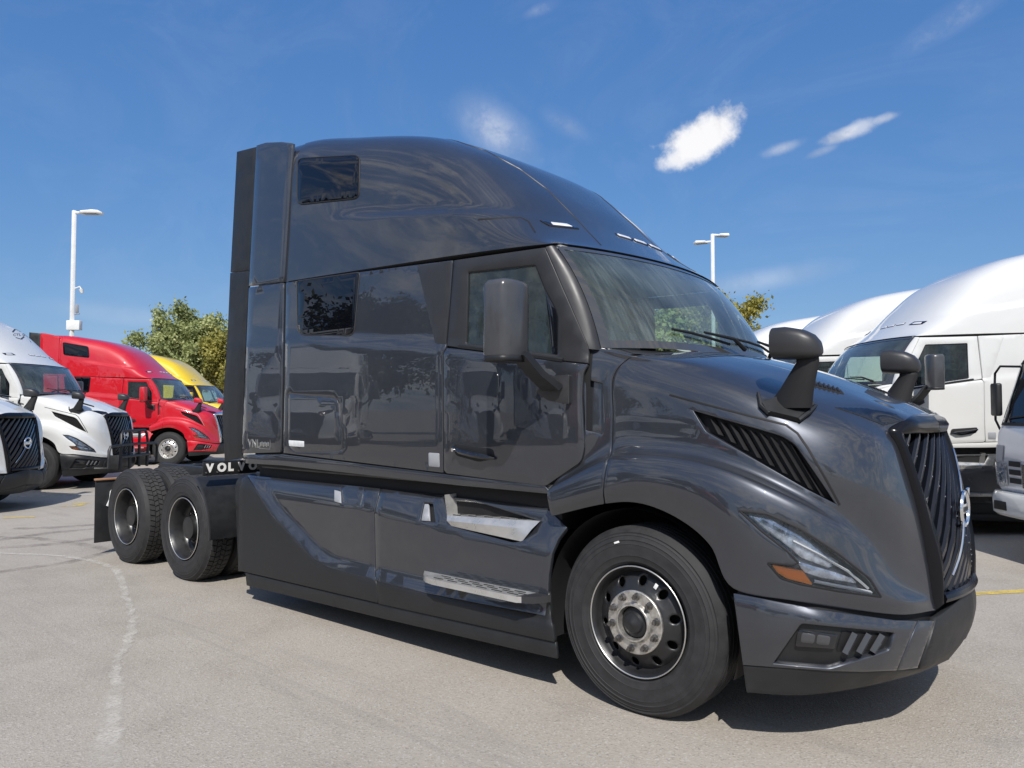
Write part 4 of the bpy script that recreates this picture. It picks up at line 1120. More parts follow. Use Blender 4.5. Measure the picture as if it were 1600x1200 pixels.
        if s < 0:
            w('tyre_mark', rbox((-.115, yo-.0125, ZA+.42), (.034, .004, .011), .001, Matrix.Rotation(-.35, 3, 'Y')), 'white_letter', detail=True)
            w('wheel_sticker', rbox((.115, yo+.018, ZA+.205), (.020, .003, .030), .001, Matrix.Rotation(.55, 3, 'Y')), 'white_letter', detail=True)
        for x in (-5.15, -6.47):
            yo2 = 1.20*s
            rw = bpy.data.objects.new('wheel', None); COL.objects.link(rw); rw.parent = T; rw.location = (x, yo2, ZA)
            def r(name, VF, m_, **k):
                V = np.array(VF[0], float)-np.array([x, yo2, ZA]); return mk(name, (V, VF[1]), m_, rw, **k)
            for q, y_ in enumerate((yo2, yo2-.335*s)):
                ty = r('tyre', fix_normals(lathe(tyre_prof(.275, RT, False), y_, (x, ZA), 80, s)), 'rubber', sharp=30)
                blocks = []
                nb = 58
                for row, (d0, d1, ph) in enumerate(((-.036, -.088, 0), (-.096, -.134, .5), (-.142, -.180, 0), (-.188, -.240, .5))):
                    for i in range(nb):
                        a0_, a1_ = 2*math.pi*(i+ph+.09)/nb, 2*math.pi*(i+ph+.91)/nb; sk_ = .25*2*math.pi/nb*(1 if row % 2 else -1)
                        ri, ro = RT-.014, RT+.001
                        V = [(x+rr*math.cos(a+(sk_ if d == d1 else 0)), y_+s*d, ZA+rr*math.sin(a+(sk_ if d == d1 else 0))) for rr in (ri, ro) for d in (d0, d1) for a in (a0_, a1_)]
                        blocks.append((V, [(4, 5, 7, 6), (0, 1, 5, 4), (2, 6, 7, 3), (0, 4, 6, 2), (1, 3, 7, 5)]))
                VB, FB = comb_(*blocks)
                r('tread', fix_normals((VB, FB)), 'tread_rubber', sharp=20)
            r('rim_edge', fix_normals(lathe([(.2955, -.002), (.298, .003), (.3015, .0032), (.3035, -.002)], yo2, (x, ZA), 64, s)), 'rim_edge', sharp=None)
            r('rim', fix_normals(lathe([(.296, -.001), (.286, -.012), (.279, -.04), (.268, -.075), (.262, -.115), (.252, -.150), (.235, -.163)], yo2, (x, ZA), 64, s)), 'rim_black', sharp=None)
            r('wheel_disc', perforated(x, ZA, yo2, .10, .238, .200, .024, [(.10, -.155), (.17, -.155), (.185, -.158), (.238, -.164)], s), 'rim_black', sharp=None)
            r('hub', fix_normals(lathe([(.125, -.155), (.122, -.10), (.112, -.085), (.108, -.05), (.06, -.045), (.0005, -.045)], yo2, (x, ZA), 32, s)), 'rim_black', sharp=30)
            for k in range(10):
                a = 2*math.pi*(k+.2)/10
                r('lug_nut', fix_normals(lathe([(.0, -.105), (.010, -.105), (.011, -.125), (.018, -.125), (.018, -.15)], yo2, (x+.143*math.cos(a), ZA+.143*math.sin(a)), 8, s)), 'nut_steel', detail=True)
    # ---- quarter fender with lettering, mud flap
    arc2 = [(-5.15+.585*math.cos(a), ZA+.585*math.sin(a)) for a in np.linspace(-.10, 1.05, 18)]
    fe = mk('quarter_fender', fix_normals(loft([[np.array([x, -1.235, z]) for x, z in arc2], [np.array([x, -1.24, z-.004]) for x, z in arc2], [np.array([x+.012, -1.235, z+.012]) for x, z in arc2], [np.array([x+.012, -.60, z+.012]) for x, z in arc2]])), 'dark_plastic', T, True, sharp=50)
    mk('fender_edge', tube([np.array([x+.006, -1.235, z+.006]) for x, z in arc2], .014, 6), 'satin_grey', fe, True)
    q0 = at_x(318, 722, -4.66); q1_ = at_x(402, 718, -4.66); q2_ = at_x(402, 740, -4.66); q3 = at_x(318, 744, -4.66)
    y0_, y1_ = q0[1], q1_[1]
    pl = mk('fender_plate', rbox((-4.675, (y0_+y1_)/2, (q0[2]+q3[2])/2), (.02, (y1_-y0_), q0[2]-q3[2]), .004), 'dark_plastic', T)
    bl_ = at_x(323, 737.5, -4.66); sz = (y1_-y0_)
    tv_ = text_vf('VOLVO', .112, .002, .006, 1.9)
    V = np.array(tv_[0]); wd = V[:, 0].max()-V[:, 0].min()
    for k, ch in enumerate('VOLVO'):
        mk('plate_letter', xform(text_vf(ch, .105, .002, .006), (-4.661, bl_[1]+sz*.195*k, bl_[2]), (0, 1, 0), (0, 0, 1), (1, 0, 0)), 'white_letter', pl)
    for k in range(4): mk('rivet', tube([(-4.665, y0_+sz*(.05+.2*k), q3[2]+.03), (-4.655, y0_+sz*(.05+.2*k), q3[2]+.03)], .007, 8), 'rim_edge', pl, detail=True)
    for s in (-1, 1):
        fl = mk('mud_flap', rbox((-7.2, s*.935, .50), (.012, .63, .72), .003), 'dark_plastic', T)
        mk('flap_hanger', rbox((-7.2, s*.935, .868), (.05, .64, .022), .004), 'copper', fl)
    mk('plastic_bag', fix_normals(prism([(-1.13, .56), (-1.06, .52), (-1.05, .60), (-1.02, .62), (-1.0, .72), (-1.04, .80), (-1.09, .72), (-1.10, .63)], -7.186, -7.165, 'x')), 'paper', T, detail=True)
    return T
TRUCK = build_truck()
# ------------------------------------------------------------------ ground
def ground_mat():
    mt = mat('asphalt', (0.2, 0.2, 0.2), 0.9)
    q = G(mt.node_tree); b = mt.node_tree.nodes['Principled BSDF']
    t = q.n('ShaderNodeTexCoord').outputs['Object']
    big = q.noise(t, .22, 5, .55, .4)
    mid = q.noise(t, 1.6, 6, .6, .3)
    fine = q.noise(t, 55., 3, .7)
    grit = q.n('ShaderNodeTexVoronoi', feature='F1'); grit.inputs['Scale'].default_value = 110.; q.l(t, grit.inputs['Vector'])
    c = q.mix(q.ramp(big, .32, .68), (.288, .256, .213), (.348, .313, .266))
    c = q.mix(q.ramp(mid, .35, .7, 0, .55), c, (.370, .334, .286))
    c = q.mix(q.ramp(mid, .30, .44, .35, 0), c, (.245, .215, .178))
    c = q.mix(q.ramp(fine, .35, .75, 0., .4), c, (.46, .418, .358))
    c = q.mix(q.ramp(fine, .42, .25, 0., .5), c, (.16, .145, .125))
    gc = q.n('ShaderNodeSeparateColor'); q.l(grit.outputs['Color'], gc.inputs[0])
    c = q.mix(q.ramp(gc.outputs[0], .86, .95, 0., .30), c, (.58, .555, .52))
    c = q.mix(q.ramp(gc.outputs[1], .88, .95, 0., .30), c, (.09, .085, .08))
    # tyre scrub: long faint arcs
    mp_ = q.n('ShaderNodeMapping'); mp_.inputs['Rotation'].default_value = (0, 0, .5); mp_.inputs['Scale'].default_value = (.12, 1.6, 1); q.l(t, mp_.inputs[0])
    arcs = q.noise(mp_.outputs[0], 2.2, 4, .6, 1.2)
    c = q.mix(q.ramp(arcs, .56, .74, 0., .30), c, (.19, .176, .166))
    oil = q.noise(t, .9, 3, .5, .2)
    c = q.mix(q.ramp(oil, .66, .80, 0., .35), c, (.17, .16, .15))
    spots = q.noise(t, 7., 2, .5)
    c = q.mix(q.ramp(spots, .74, .80, 0., .35), c, (.13, .12, .11))
    q.l(c, b.inputs['Base Color'])
    bn = q.n('ShaderNodeBump'); bn.inputs['Strength'].default_value = .5; bn.inputs['Distance'].default_value = .006
    q.l(q.math('ADD', fine, q.math('MULTIPLY', grit.outputs['Distance'], .8)), bn.inputs['Height'])
    q.l(bn.outputs[0], b.inputs['Normal'])
    return mt
M['asphalt'] = ground_mat()
gx = [-1500, -200, -60, -20, 0, 20, 60, 200, 1500]
gv = [(x, y, 0) for x in gx for y in gx]; gf = [(i*9+j, (i+1)*9+j, (i+1)*9+j+1, i*9+j+1) for i in range(8) for j in range(8)]
structure(raw_obj('ground', gv, gf, 'asphalt'))

def worn(name, col, keep=.5, scale=9., soft=.25, edge=True):
    """paint or dust lying on the asphalt: broken up by noise, feathered at the edges"""
    mt = mat(name, col, .85); nt = mt.node_tree; q = G(nt); b = nt.nodes['Principled BSDF']; out = nt.nodes['Material Output']
    t = q.n('ShaderNodeTexCoord').outputs['Object']
    nz = q.noise(t, scale, 6, .7)
    fac = q.ramp(nz, keep-soft, keep+soft)
    if edge:
        at = q.n('ShaderNodeAttribute', attribute_name='edge').outputs['Fac']
        fac = q.math('MULTIPLY', fac, q.ramp(at, 0., 1.))
    fac = q.math('MULTIPLY', fac, q.ramp(q.noise(t, 60., 2), .25, .6, .45 if edge else .55, .95 if edge else 1.))
    tr = q.n('ShaderNodeBsdfTransparent'); ms = q.n('ShaderNodeMixShader')
    q.l(fac, ms.inputs[0]); q.l(tr.outputs[0], ms.inputs[1]); q.l(b.outputs[0], ms.inputs[2]); q.l(ms.outputs[0], out.inputs[0])
    return mt
M['line_yellow'] = worn('line_yellow', (.62, .46, .10), .40, 6., .22, False)
M['line_white'] = worn('line_white', (.55, .54, .50), .46, 6., .22, False)
M['dust_crack'] = worn('dust_crack', (.56, .53, .47), .46, 5., .28)
M['tyre_scrub'] = worn('tyre_scrub', (.23, .205, .175), .60, 3., .3)
def streak(name, pts, widths, material, z, n=10):
    P = np.array([at_z(*p)[:2] for p in pts]); k = len(P)
    tt = np.linspace(0, k-1, k*n); i = np.clip(tt.astype(int), 0, k-2); f = (tt-i)[:, None]
    Pp = np.concatenate([2*P[:1]-P[1:2], P, 2*P[-1:]-P[-2:-1]])
    C = .5*((2*Pp[i+1])+(-Pp[i]+Pp[i+2])*f+(2*Pp[i]-5*Pp[i+1]+4*Pp[i+2]-Pp[i+3])*f**2+(-Pp[i]+3*Pp[i+1]-3*Pp[i+2]+Pp[i+3])*f**3)
    rng = random.Random(3); wob = np.array([rng.uniform(-.018, .018) for _ in C])
    T = np.gradient(C, axis=0); T /= np.linalg.norm(T, axis=1)[:, None]; S = np.stack([-T[:, 1], T[:, 0]], -1)
    C = C+S*wob[:, None]
    w = np.interp(tt, range(k), widths)
    V = []; E = []
    for off, e in ((-.5, 0), (-.2, 1), (.2, 1), (.5, 0)):
        V += [(c[0]+s[0]*off*ww, c[1]+s[1]*off*ww, z) for c, s, ww in zip(C, S, w)]; E += [e]*len(C)
    L = len(C); F = [(r*L+j, r*L+j+1, (r+1)*L+j+1, (r+1)*L+j) for r in range(3) for j in range(L-1)]
    ob = raw_obj(name, V, F, material)
    a = ob.data.attributes.new('edge', 'FLOAT', 'POINT'); a.data.foreach_set('value', [float(x) for x in E])
    return structure(ob)
streak('pavement_crack', [(-80,864),(0,865),(90,869),(150,879),(183,893),(194,930),(207,960),(203,995),(186,1030),(180,1080),(172,1130),(163,1200),(150,1290)], [.10,.10,.10,.11,.12,.08,.06,.10,.06,.11,.16,.20,.25], 'dust_crack', .004)
for pts in ([(-20,838),(60,842),(140,853),(178,862)], [(-40,900),(40,888),(110,878),(170,862)]):
    streak('tyre_mark', pts, [.18, .22, .22, .15], 'tyre_scrub', .0025)
for pts in ([(20, 826), (90, 824), (180, 818)], [(-30, 848), (60, 835), (150, 826)], [(0, 856), (90, 850), (150, 841)]):
    streak('tyre_mark', pts, [.25, .3, .2], 'tyre_scrub', .0025)
def line(name, a, b, w, material, ext=(0, 0)):
    A, B = at_z(*a)[:2], at_z(*b)[:2]; d = (B-A)/np.linalg.norm(B-A); A = A-d*ext[0]; B = B+d*ext[1]; s = np.array([-d[1], d[0]])*w/2
    n = 12; V = []
    for i in range(n+1):
        c = A+(B-A)*i/n; V += [(*(c+s), .0045), (*(c-s), .0045)]
    return structure(raw_obj(name, V, [(2*i, 2*i+2, 2*i+3, 2*i+1) for i in range(n)], material))
line('parking_line', (1525,928), (1600,924), .11, 'line_yellow', (2.0, 4.0))
line('parking_line', (1515,821), (1600,817), .11, 'line_yellow', (2.0, 4.0))
line('parking_line', (5,809.5), (55,808), .11, 'line_yellow', (0, 0))
line('parking_line', (20,776), (145,773.5), .11, 'line_white', (1.0, .5))
for a, b, w in (((97,791.5),(106,790.5),.10), ((112,790.5),(122,791),.10), ((113,787.2),(135,786.6),.10), ((122,790.5),(132,787.5),.10), ((135,786.4),(142,786),.08)):
    line('painted_mark', a, b, w, 'line_yellow')

# ------------------------------------------------------------------ the other trucks: same make, other colours
HEAD_R = math.atan2(RGT[1], RGT[0])
def copy_tree(src, parent, swap, skip):
    for ch in src.children:
        if ch in skip: continue
        c = ch.copy(); COL.objects.link(c); c.parent = parent
        if c.type == 'MESH':
            for i, sl in enumerate(c.material_slots):
                nm = c.data.materials[i].name
                key = (nm, ch.name.split('.')[0])
                new = swap.get(key, swap.get(nm))
                if new:
                    c.material_slots[i].link = 'OBJECT'; c.material_slots[i].material = M[new]
        copy_tree(ch, c, swap, skip)
def truck_copy(label, paint, r, f, rz, extra=None, group=None, name='semi_truck'):
    o = thing(name, label, 'truck', ground_rf(r, f), rz, group)
    swap = {'grey_paint': paint, ('satin_grey', 'window_frame'): paint, ('satin_grey', 'a_pillar'): paint, ('satin_grey', 'trim_panel'): paint, 'dark_glass': 'dark_glass'}
    swap.update(extra or {})
    hero_only = {c for c in TRUCK.children_recursive if c.name.split('.')[0] in ('badge_lettering', 'badge_frame', 'sticker', 'plastic_bag', 'permit_card', 'orange_tag', 'fender_plate', 'tyre_mark', 'wheel_sticker', 'rivet')}
    copy_tree(TRUCK, o, swap, DETAIL | hero_only)
    return o
BLK = {('grey_paint', 'side_skirt'): 'mirror_grey', ('grey_paint', 'bumper'): 'dark_plastic', ('grey_paint', 'bumper_corner'): 'dark_plastic'}
t1 = truck_copy('white semi truck with black bumper and a bare grille without guard', 'white_paint', -9.55, 13.0, HEAD_R, BLK)
t2 = truck_copy('white semi truck with black tubular grille guard and company lettering on roof', 'white_paint', -10.1, 17.4, HEAD_R, BLK)
t3 = truck_copy('bright red sleeper semi truck with polished front wheels', 'red_paint', -10.6, 24.9, HEAD_R, {('mirror_grey', 'door_mirror'): 'red_paint', ('satin_grey', 'mirror_head'): 'red_paint', ('rim_black', 'wheel_disc'): 'aluminium', ('rim_black', 'rim'): 'aluminium', ('skirt_plastic', 'side_skirt'): 'red_paint', 'gloss_black': 'gloss_black', ('trim_black', 'grille_surround'): 'chrome', ('black', 'crease_bead'): 'chrome'})
t4 = truck_copy('bright yellow sleeper semi truck parked beyond the red truck', 'yellow_paint', -11.9, 31.4, HEAD_R, {('mirror_grey', 'door_mirror'): 'yellow_paint', ('satin_grey', 'window_frame'): 'gloss_black', ('satin_grey', 'a_pillar'): 'yellow_paint'})
SK = {('grey_paint', 'side_skirt'): 'mirror_grey'}
t5 = truck_copy('white sleeper semi truck standing directly behind the small cabover truck', 'white_paint', 4.9, 11.55, HEAD_R+math.pi, SK)
t6 = truck_copy('white sleeper semi truck parked between two other white sleeper trucks', 'white_paint', 4.75, 15.3, HEAD_R+math.pi, SK)
t7 = truck_copy('white sleeper semi truck nearest the double-headed lamp post, last of three', 'white_paint', 4.45, 19.6, HEAD_R+math.pi, SK)
# the row goes on past the edge of the frame: the grey side panels mirror these
t8 = truck_copy('white semi truck with black bumper, mirrored in the grey sleeper side', 'white_paint', -13.0, 7.6, HEAD_R, BLK)
t9 = truck_copy('white semi truck mirrored in the grey door, two places from the guarded truck', 'white_paint', -13.4, 2.9, HEAD_R, SK)
t10 = truck_copy('white semi truck mirrored in the grey door beside the front wheel', 'white_paint', -13.6, -1.8, HEAD_R, BLK)
t11 = truck_copy('red semi truck mirrored in the grey fender, last of its row', 'red_paint', -13.8, -7.0, HEAD_R, SK)

# grille guard on the second white truck
def on(tr, VF): return VF
gx_ = 1.56
gt = [[(gx_, -.62, .38), (gx_+.02, -.62, .9), (gx_, -.58, 1.15), (gx_, -.50, 1.22), (gx_, .50, 1.22), (gx_, .58, 1.15), (gx_+.02, .62, .9), (gx_, .62, .38)],
      [(1.30, -1.16, .45), (gx_, -1.10, .45), (gx_+.01, -1.10, .82), (gx_+.01, -1.04, .90), (gx_+.02, -.62, .92), (gx_+.02, .62, .92), (gx_+.01, 1.04, .90), (gx_+.01, 1.10, .82), (gx_, 1.10, .45), (1.30, 1.16, .45)],
      [(gx_+.02, -.62, .66), (gx_+.02, .62, .66)], [(gx_+.01, -.22, .40), (gx_+.01, -.22, 1.22)], [(gx_+.01, .22, .40), (gx_+.01, .22, 1.22)]]
mk('grille_guard', fix_normals(comb_(*([tube(p, .032, 8) for p in gt]+[rbox((1.45, s*.62, .55), (.28, .02, .30), .005) for s in (-1, 1)]))), 'dark_plastic', t2)

# company lettering and mark on its roof, wrapped on the fairing
_cr, _sr = math.cos(HEAD_R), math.sin(HEAD_R); _o2 = np.array(t2.location)
def roof2(u, v):
    p = roof_fn(u, v); return np.stack([_o2[0]+p[:, 0]*_cr-p[:, 1]*_sr, _o2[1]+p[:, 0]*_sr+p[:, 1]*_cr, p[:, 2]], -1)
R2 = Skin(roof2, (-3.3, -.62), (.1, math.pi-.1), tuple(roof2(np.array([-2.0]), np.array([.01]))[0]*0+np.array([_o2[0]-2.0*_cr, _o2[1]-2.0*_sr, 2.7])), 120, 120)
def to_local(P):
    d = np.asarray(P)-_o2; return np.stack([d[:, 0]*_cr+d[:, 1]*_sr, -d[:, 0]*_sr+d[:, 1]*_cr, d[:, 2]], -1)
def wrap(V2, F, off=.004):
    uv = R2.px(V2); return to_local(R2.P(uv)+R2.N(uv)*off), F
try:
    tv_ = text_vf('CTL GATEWAY', 1.0, 0.0)
    V = np.array(tv_[0]); V[:, 0] -= V[:, 0].min(); sc_ = 48.0/V[:, 0].max()
    px_ = np.stack([20.5+V[:, 0]*sc_, 525.0-V[:, 1]*5.2-.02*V[:, 0]*sc_], -1)
    mk('roof_lettering', wrap(px_, tv_[1]), 'dark_letter', t2)
    for pl_ in ([(19.5,519),(23.5,514.5),(32,517.5)], [(24.5,527.5),(33,530),(37.5,526)]):
        ob = mk('roof_mark', ribbon(R2, pl_, .03, .004, 0, 2), 'dark_letter', t2)
        ob.data.vertices.foreach_set('co', to_local(np.array([tuple(v.co) for v in ob.data.vertices])).astype(np.float32).ravel())
except Exception as ex:
    print('lettering skipped', ex)

# ------------------------------------------------------------------ small cabover truck
def build_cabover():
    C = thing('cabover_truck', 'small silver white cabover box truck with black stalk mirrors', 'truck', ground_rf(5.70, 8.15), HEAD_R+math.pi)
    lv = [(.74, -.03, .95), (.80, .0, .975), (1.05, .01, .985), (1.40, -.02, .985), (1.46, -.045, .98), (1.50, -.06, .975), (2.22, -.28, .93), (2.30, -.33, .915), (2.38, -.46, .86), (2.42, -.75, .66)]
    def ring(z, xf, w):
        p = []; n = 10; r = .12; xb = -1.72
        for i in range(n+1):
            a = i/n*math.pi/2; p.append((xf-r+r*math.cos(a)*1.0, w-r+r*math.sin(a), z))
        p += [(xb, w, z)]
        q = [(x, -y, zz) for x, y, zz in reversed(p)]
        # gently bowed front between the corners
        fr = [(xf+.03*(1-(t/(w-r))**2), t, z) for t in np.linspace(-(w-r), w-r, 9)[1:-1]]
        return p+q+fr
    V, F = loft([ring(*l) for l in lv], True)
    k = len(ring(*lv[0])); F.append(tuple(range((len(lv)-1)*k, len(lv)*k))); F.append(tuple(reversed(range(k))))
    cab = mk('cab_body', fix_normals((V, F)), 'silver_paint', C, sharp=35)
    def shell(z, y, off):
        # point on the cab front/corner for a given height and angle parameter y in -1..1
        a = np.interp(z, [l[0] for l in lv], [l[1] for l in lv]); w = np.interp(z, [l[0] for l in lv], [l[2] for l in lv]); r = .12
        s = abs(y)
        L1 = w-r; arcl = r*math.pi/2*.9; tot = L1+arcl; d = s*tot
        if d < L1: p = np.array([a+.03*(1-(d/L1)**2), d, z]); n = np.array([1, 0, .3])
        else:
            t = (d-L1)/r; p = np.array([a-r+r*math.cos(t), L1+r*math.sin(t), z]); n = np.array([math.cos(t), math.sin(t), .3])
        if y < 0: p[1] *= -1; n[1] *= -1
        return p+n*off
    def pane(z0, z1, y0, y1, off, ny=24, nz=8): return fix_normals(loft([[shell(z0+(z1-z0)*i/nz, y0+(y1-y0)*j/ny, off) for j in range(ny+1)] for i in range(nz+1)]))
    mk('windscreen', pane(1.52, 2.22, -1.0, 1.0, .006), 'dark_glass', C, sharp=None)
    fr = []
    for a in ((1.49, 1.525, -1.01, 1.01), (2.205, 2.26, -1.01, 1.01), (1.5, 2.24, -1.015, -.985), (1.5, 2.24, .985, 1.015)): fr.append(pane(*a, .009))
    mk('screen_seal', comb_(*fr), 'black', C, sharp=None)
    for s in (-1, 1):
        mk('headlamp', pane(.80, 1.06, s*.66, s*.97, .012), 'lamp_silver', C, sharp=None)
        mk('headlamp_lens', pane(.83, 1.0, s*.70, s*.84, .018), 'lens_glass', C, sharp=None)
        mk('turn_lamp', pane(1.08, 1.26, s*.74, s*.97, .010), 'lamp_under', C, sharp=None)
        mk('wiper', tube([shell(1.54, s*.1, .03), shell(1.60, s*.4, .02), shell(1.57, s*.75, .02)], .009, 6), 'black', C)
        # stalk mirror
        arm = tube([shell(2.18, s*.96, .02), (-.20, s*1.12, 2.20), (-.20, s*1.22, 2.12), (-.20, s*1.23, 2.0), (-.20, s*1.23, 1.55), (-.20, s*1.14, 1.43), shell(1.40, s*1.0, .0)], .014, 7)
        st = mk('mirror_stalk', arm, 'black', C)
        mk('mirror', rbox((-.215, s*1.23, 1.80), (.075, .17, .40), .025, Matrix.Rotation(.15*s, 3, 'Z'), 3), 'dark_plastic', st)
        mk('door_window', rbox((-1.0, s*.955, 1.80), (.85, .03, .62), .02), 'dark_glass', C)
        mk('wheel', fix_normals(lathe([(.20, -.03), (.30, .0), (.36, -.02), (.39, -.05), (.39, -.2), (.30, -.22)], s*.92, (-.95, .39), 40, s)), 'rubber', C)
        mk('wheel_disc', fix_normals(lathe([(.21, -.03), (.19, -.06), (.10, -.03), (.0, -.03)], s*.92, (-.95, .39), 32, s)), 'hub_steel', C)
        mk('wheel', fix_normals(lathe([(.20, -.03), (.30, .0), (.36, -.02), (.39, -.05), (.39, -.45), (.30, -.5)], s*.95, (-4.6, .39), 40, s)), 'rubber', C)
    for i, z in enumerate((.84, .935, 1.03)):
        for s in (-1, 1): mk('louvre', pane(z, z+.06, s*.42, s*.63, .006, 8, 2), 'black', C, sharp=None)
    mk('grille', pane(.80, 1.06, -.40, .40, .008), 'chrome', C, sharp=None)
    bu = [[(xf, y, z) for y, xf in [(t*1.0, .14-.16*abs(t)**6) for t in np.linspace(-1, 1, 25)]] for z, xf in ((.47, 0),)]
    rows = []
    for z, dx in ((.47, -.04), (.50, .0), (.68, .01), (.735, -.02), (.74, -.20)):
        rows.append([np.array([.15+dx-.17*abs(t)**6, t*1.0, z]) for t in np.linspace(-1, 1, 33)])
    rows.append([np.array([-.10, t*.98, .47]) for t in np.linspace(-1, 1, 33)]); rows.append(rows[0])
    bm_ = mk('bumper', fix_normals(loft(rows)), 'white_paint', C, sharp=40)
    for s in (-1, 1): mk('bumper_slot', rbox((.145, s*.62, .59), (.03, .22, .10), .01), 'black', bm_)
    mk('box_body', rbox((-4.0, 0, 2.0), (4.3, 2.2, 2.3), .03), 'white_paint', C)
    mk('frame_rail', rbox((-3.2, 0, .68), (6.2, .8, .2), .02), 'black', C)
    mk('floor_pan', rbox((-.95, 0, .70), (1.4, 1.7, .10), .02), 'black', C)
    return C
build_cabover()

# ------------------------------------------------------------------ lamp posts
def lamp_post(label, r, f, h, heads, gear=False):
    P = thing('lamp_post', label, 'lamp post', ground_rf(r, f))
    mk('pole', comb_(rbox((0, 0, h/2), (.155, .155, h), .03), rbox((0, 0, .35), (.55, .55, .7), .04)), 'pole_white', P)
    for az, L, dz in heads:
        d = np.array([math.cos(az), math.sin(az), 0]); s = np.array([-d[1], d[0], 0]); c = np.array([0, 0, h-.10+dz])
        mk('arm', tube([c, c+d*.35], .06, 8), 'pole_white', P)
        prof = [(.25, .10, .00), (.34, .22, .06), (.8, .24, .10), (L*.86, .22, .085), (L, .10, .0)]
        V = []
        for a, w, t in prof:
            p = c+d*a; V += [tuple(p-s*w), tuple(p-s*w*.7+np.array([0, 0, t])), tuple(p+s*w*.7+np.array([0, 0, t])), tuple(p+s*w), tuple(p+s*w*.9-np.array([0, 0, .05])), tuple(p-s*w*.9-np.array([0, 0, .05]))]
        F = [(i*6+j, i*6+(j+1) % 6, (i+1)*6+(j+1) % 6, (i+1)*6+j) for i in range(4) for j in range(6)]+[tuple(range(6)), tuple(range(24, 30))]
        hd = mk('lamp_head', fix_normals((V, F)), 'pole_white', P)
        mk('diffuser', rbox(tuple(c+d*(L*.58)-np.array([0, 0, .056])), (.55, .30, .016), .004, Matrix.Rotation(az, 3, 'Z')), 'lamp_under', hd)
    if gear:
        e = RGT
        mk('security_camera', fix_normals(comb_(tube([e*.1+np.array([0, 0, h-3.30]), e*.30+np.array([0, 0, h-3.22]), e*.36+np.array([0, 0, h-3.34])], .03, 6), tube([e*.36+np.array([0, 0, h-3.34]), e*.40+np.array([0, 0, h-3.50])], [.10, .05], 10))), 'pole_white', P)
        mk('radio_unit', fix_normals(comb_(rbox(tuple(e*.20+np.array([0, 0, h-4.15])), (.12, .12, .34), .02), tube([e*.1+np.array([0, 0, h-4.38]), e*.3+np.array([0, 0, h-4.36])], .03, 6))), 'lamp_under', P)
        mk('control_box', rbox(tuple(e*.10+np.array([0, 0, h-4.85])), (.55, .25, .40), .02, Matrix.Rotation(HEAD_R, 3, 'Z')), 'pole_white', P)
lamp_post('white lamp post with one lamp head and camera, standing behind the red truck', -18.4, 32, 10.1, [(HEAD_R, 1.22, 0)], True)
lamp_post('white lamp post with two lamp heads beside the autumn-tinged tree', 10.0, 38, 10.5, [(HEAD_R+.25, .85, .05), (HEAD_R+math.pi-.5, .95, -.28)])

# ------------------------------------------------------------------ trees
def leaf_mat(name, cols):
    mt = mat(name, cols[0], .55); q = G(mt.node_tree); b = mt.node_tree.nodes['Principled BSDF']
    at = q.n('ShaderNodeAttribute', attribute_name='tone').outputs['Fac']
    c = q.mix(q.ramp(at, .0, .5, 0, 1, False), cols[0], cols[1]); c = q.mix(q.ramp(at, .5, 1., 0, 1, False), c, cols[2])
    q.l(c, b.inputs['Base Color'])
    tl = q.n('ShaderNodeBsdfTranslucent'); q.l(c, tl.inputs[0]); ms = q.n('ShaderNodeMixShader'); ms.inputs[0].default_value = .3
    q.l(b.outputs[0], ms.inputs[1]); q.l(tl.outputs[0], ms.inputs[2]); q.l(ms.outputs[0], mt.node_tree.nodes['Material Output'].inputs[0])
    return mt
M['leaf_olive'] = leaf_mat('leaf_olive', [(.15, .18, .06), (.33, .37, .14), (.55, .55, .26)])
M['leaf_gold'] = leaf_mat('leaf_gold', [(.14, .145, .035), (.31, .29, .065), (.50, .42, .10)])
M['leaf_dark'] = leaf_mat('leaf_dark', [(.030, .045, .018), (.055, .075, .028), (.09, .11, .045)])
M['bark'] = noisy(mat('bark', (.10, .085, .07), .9), 9, .3, 0, .6, 30)
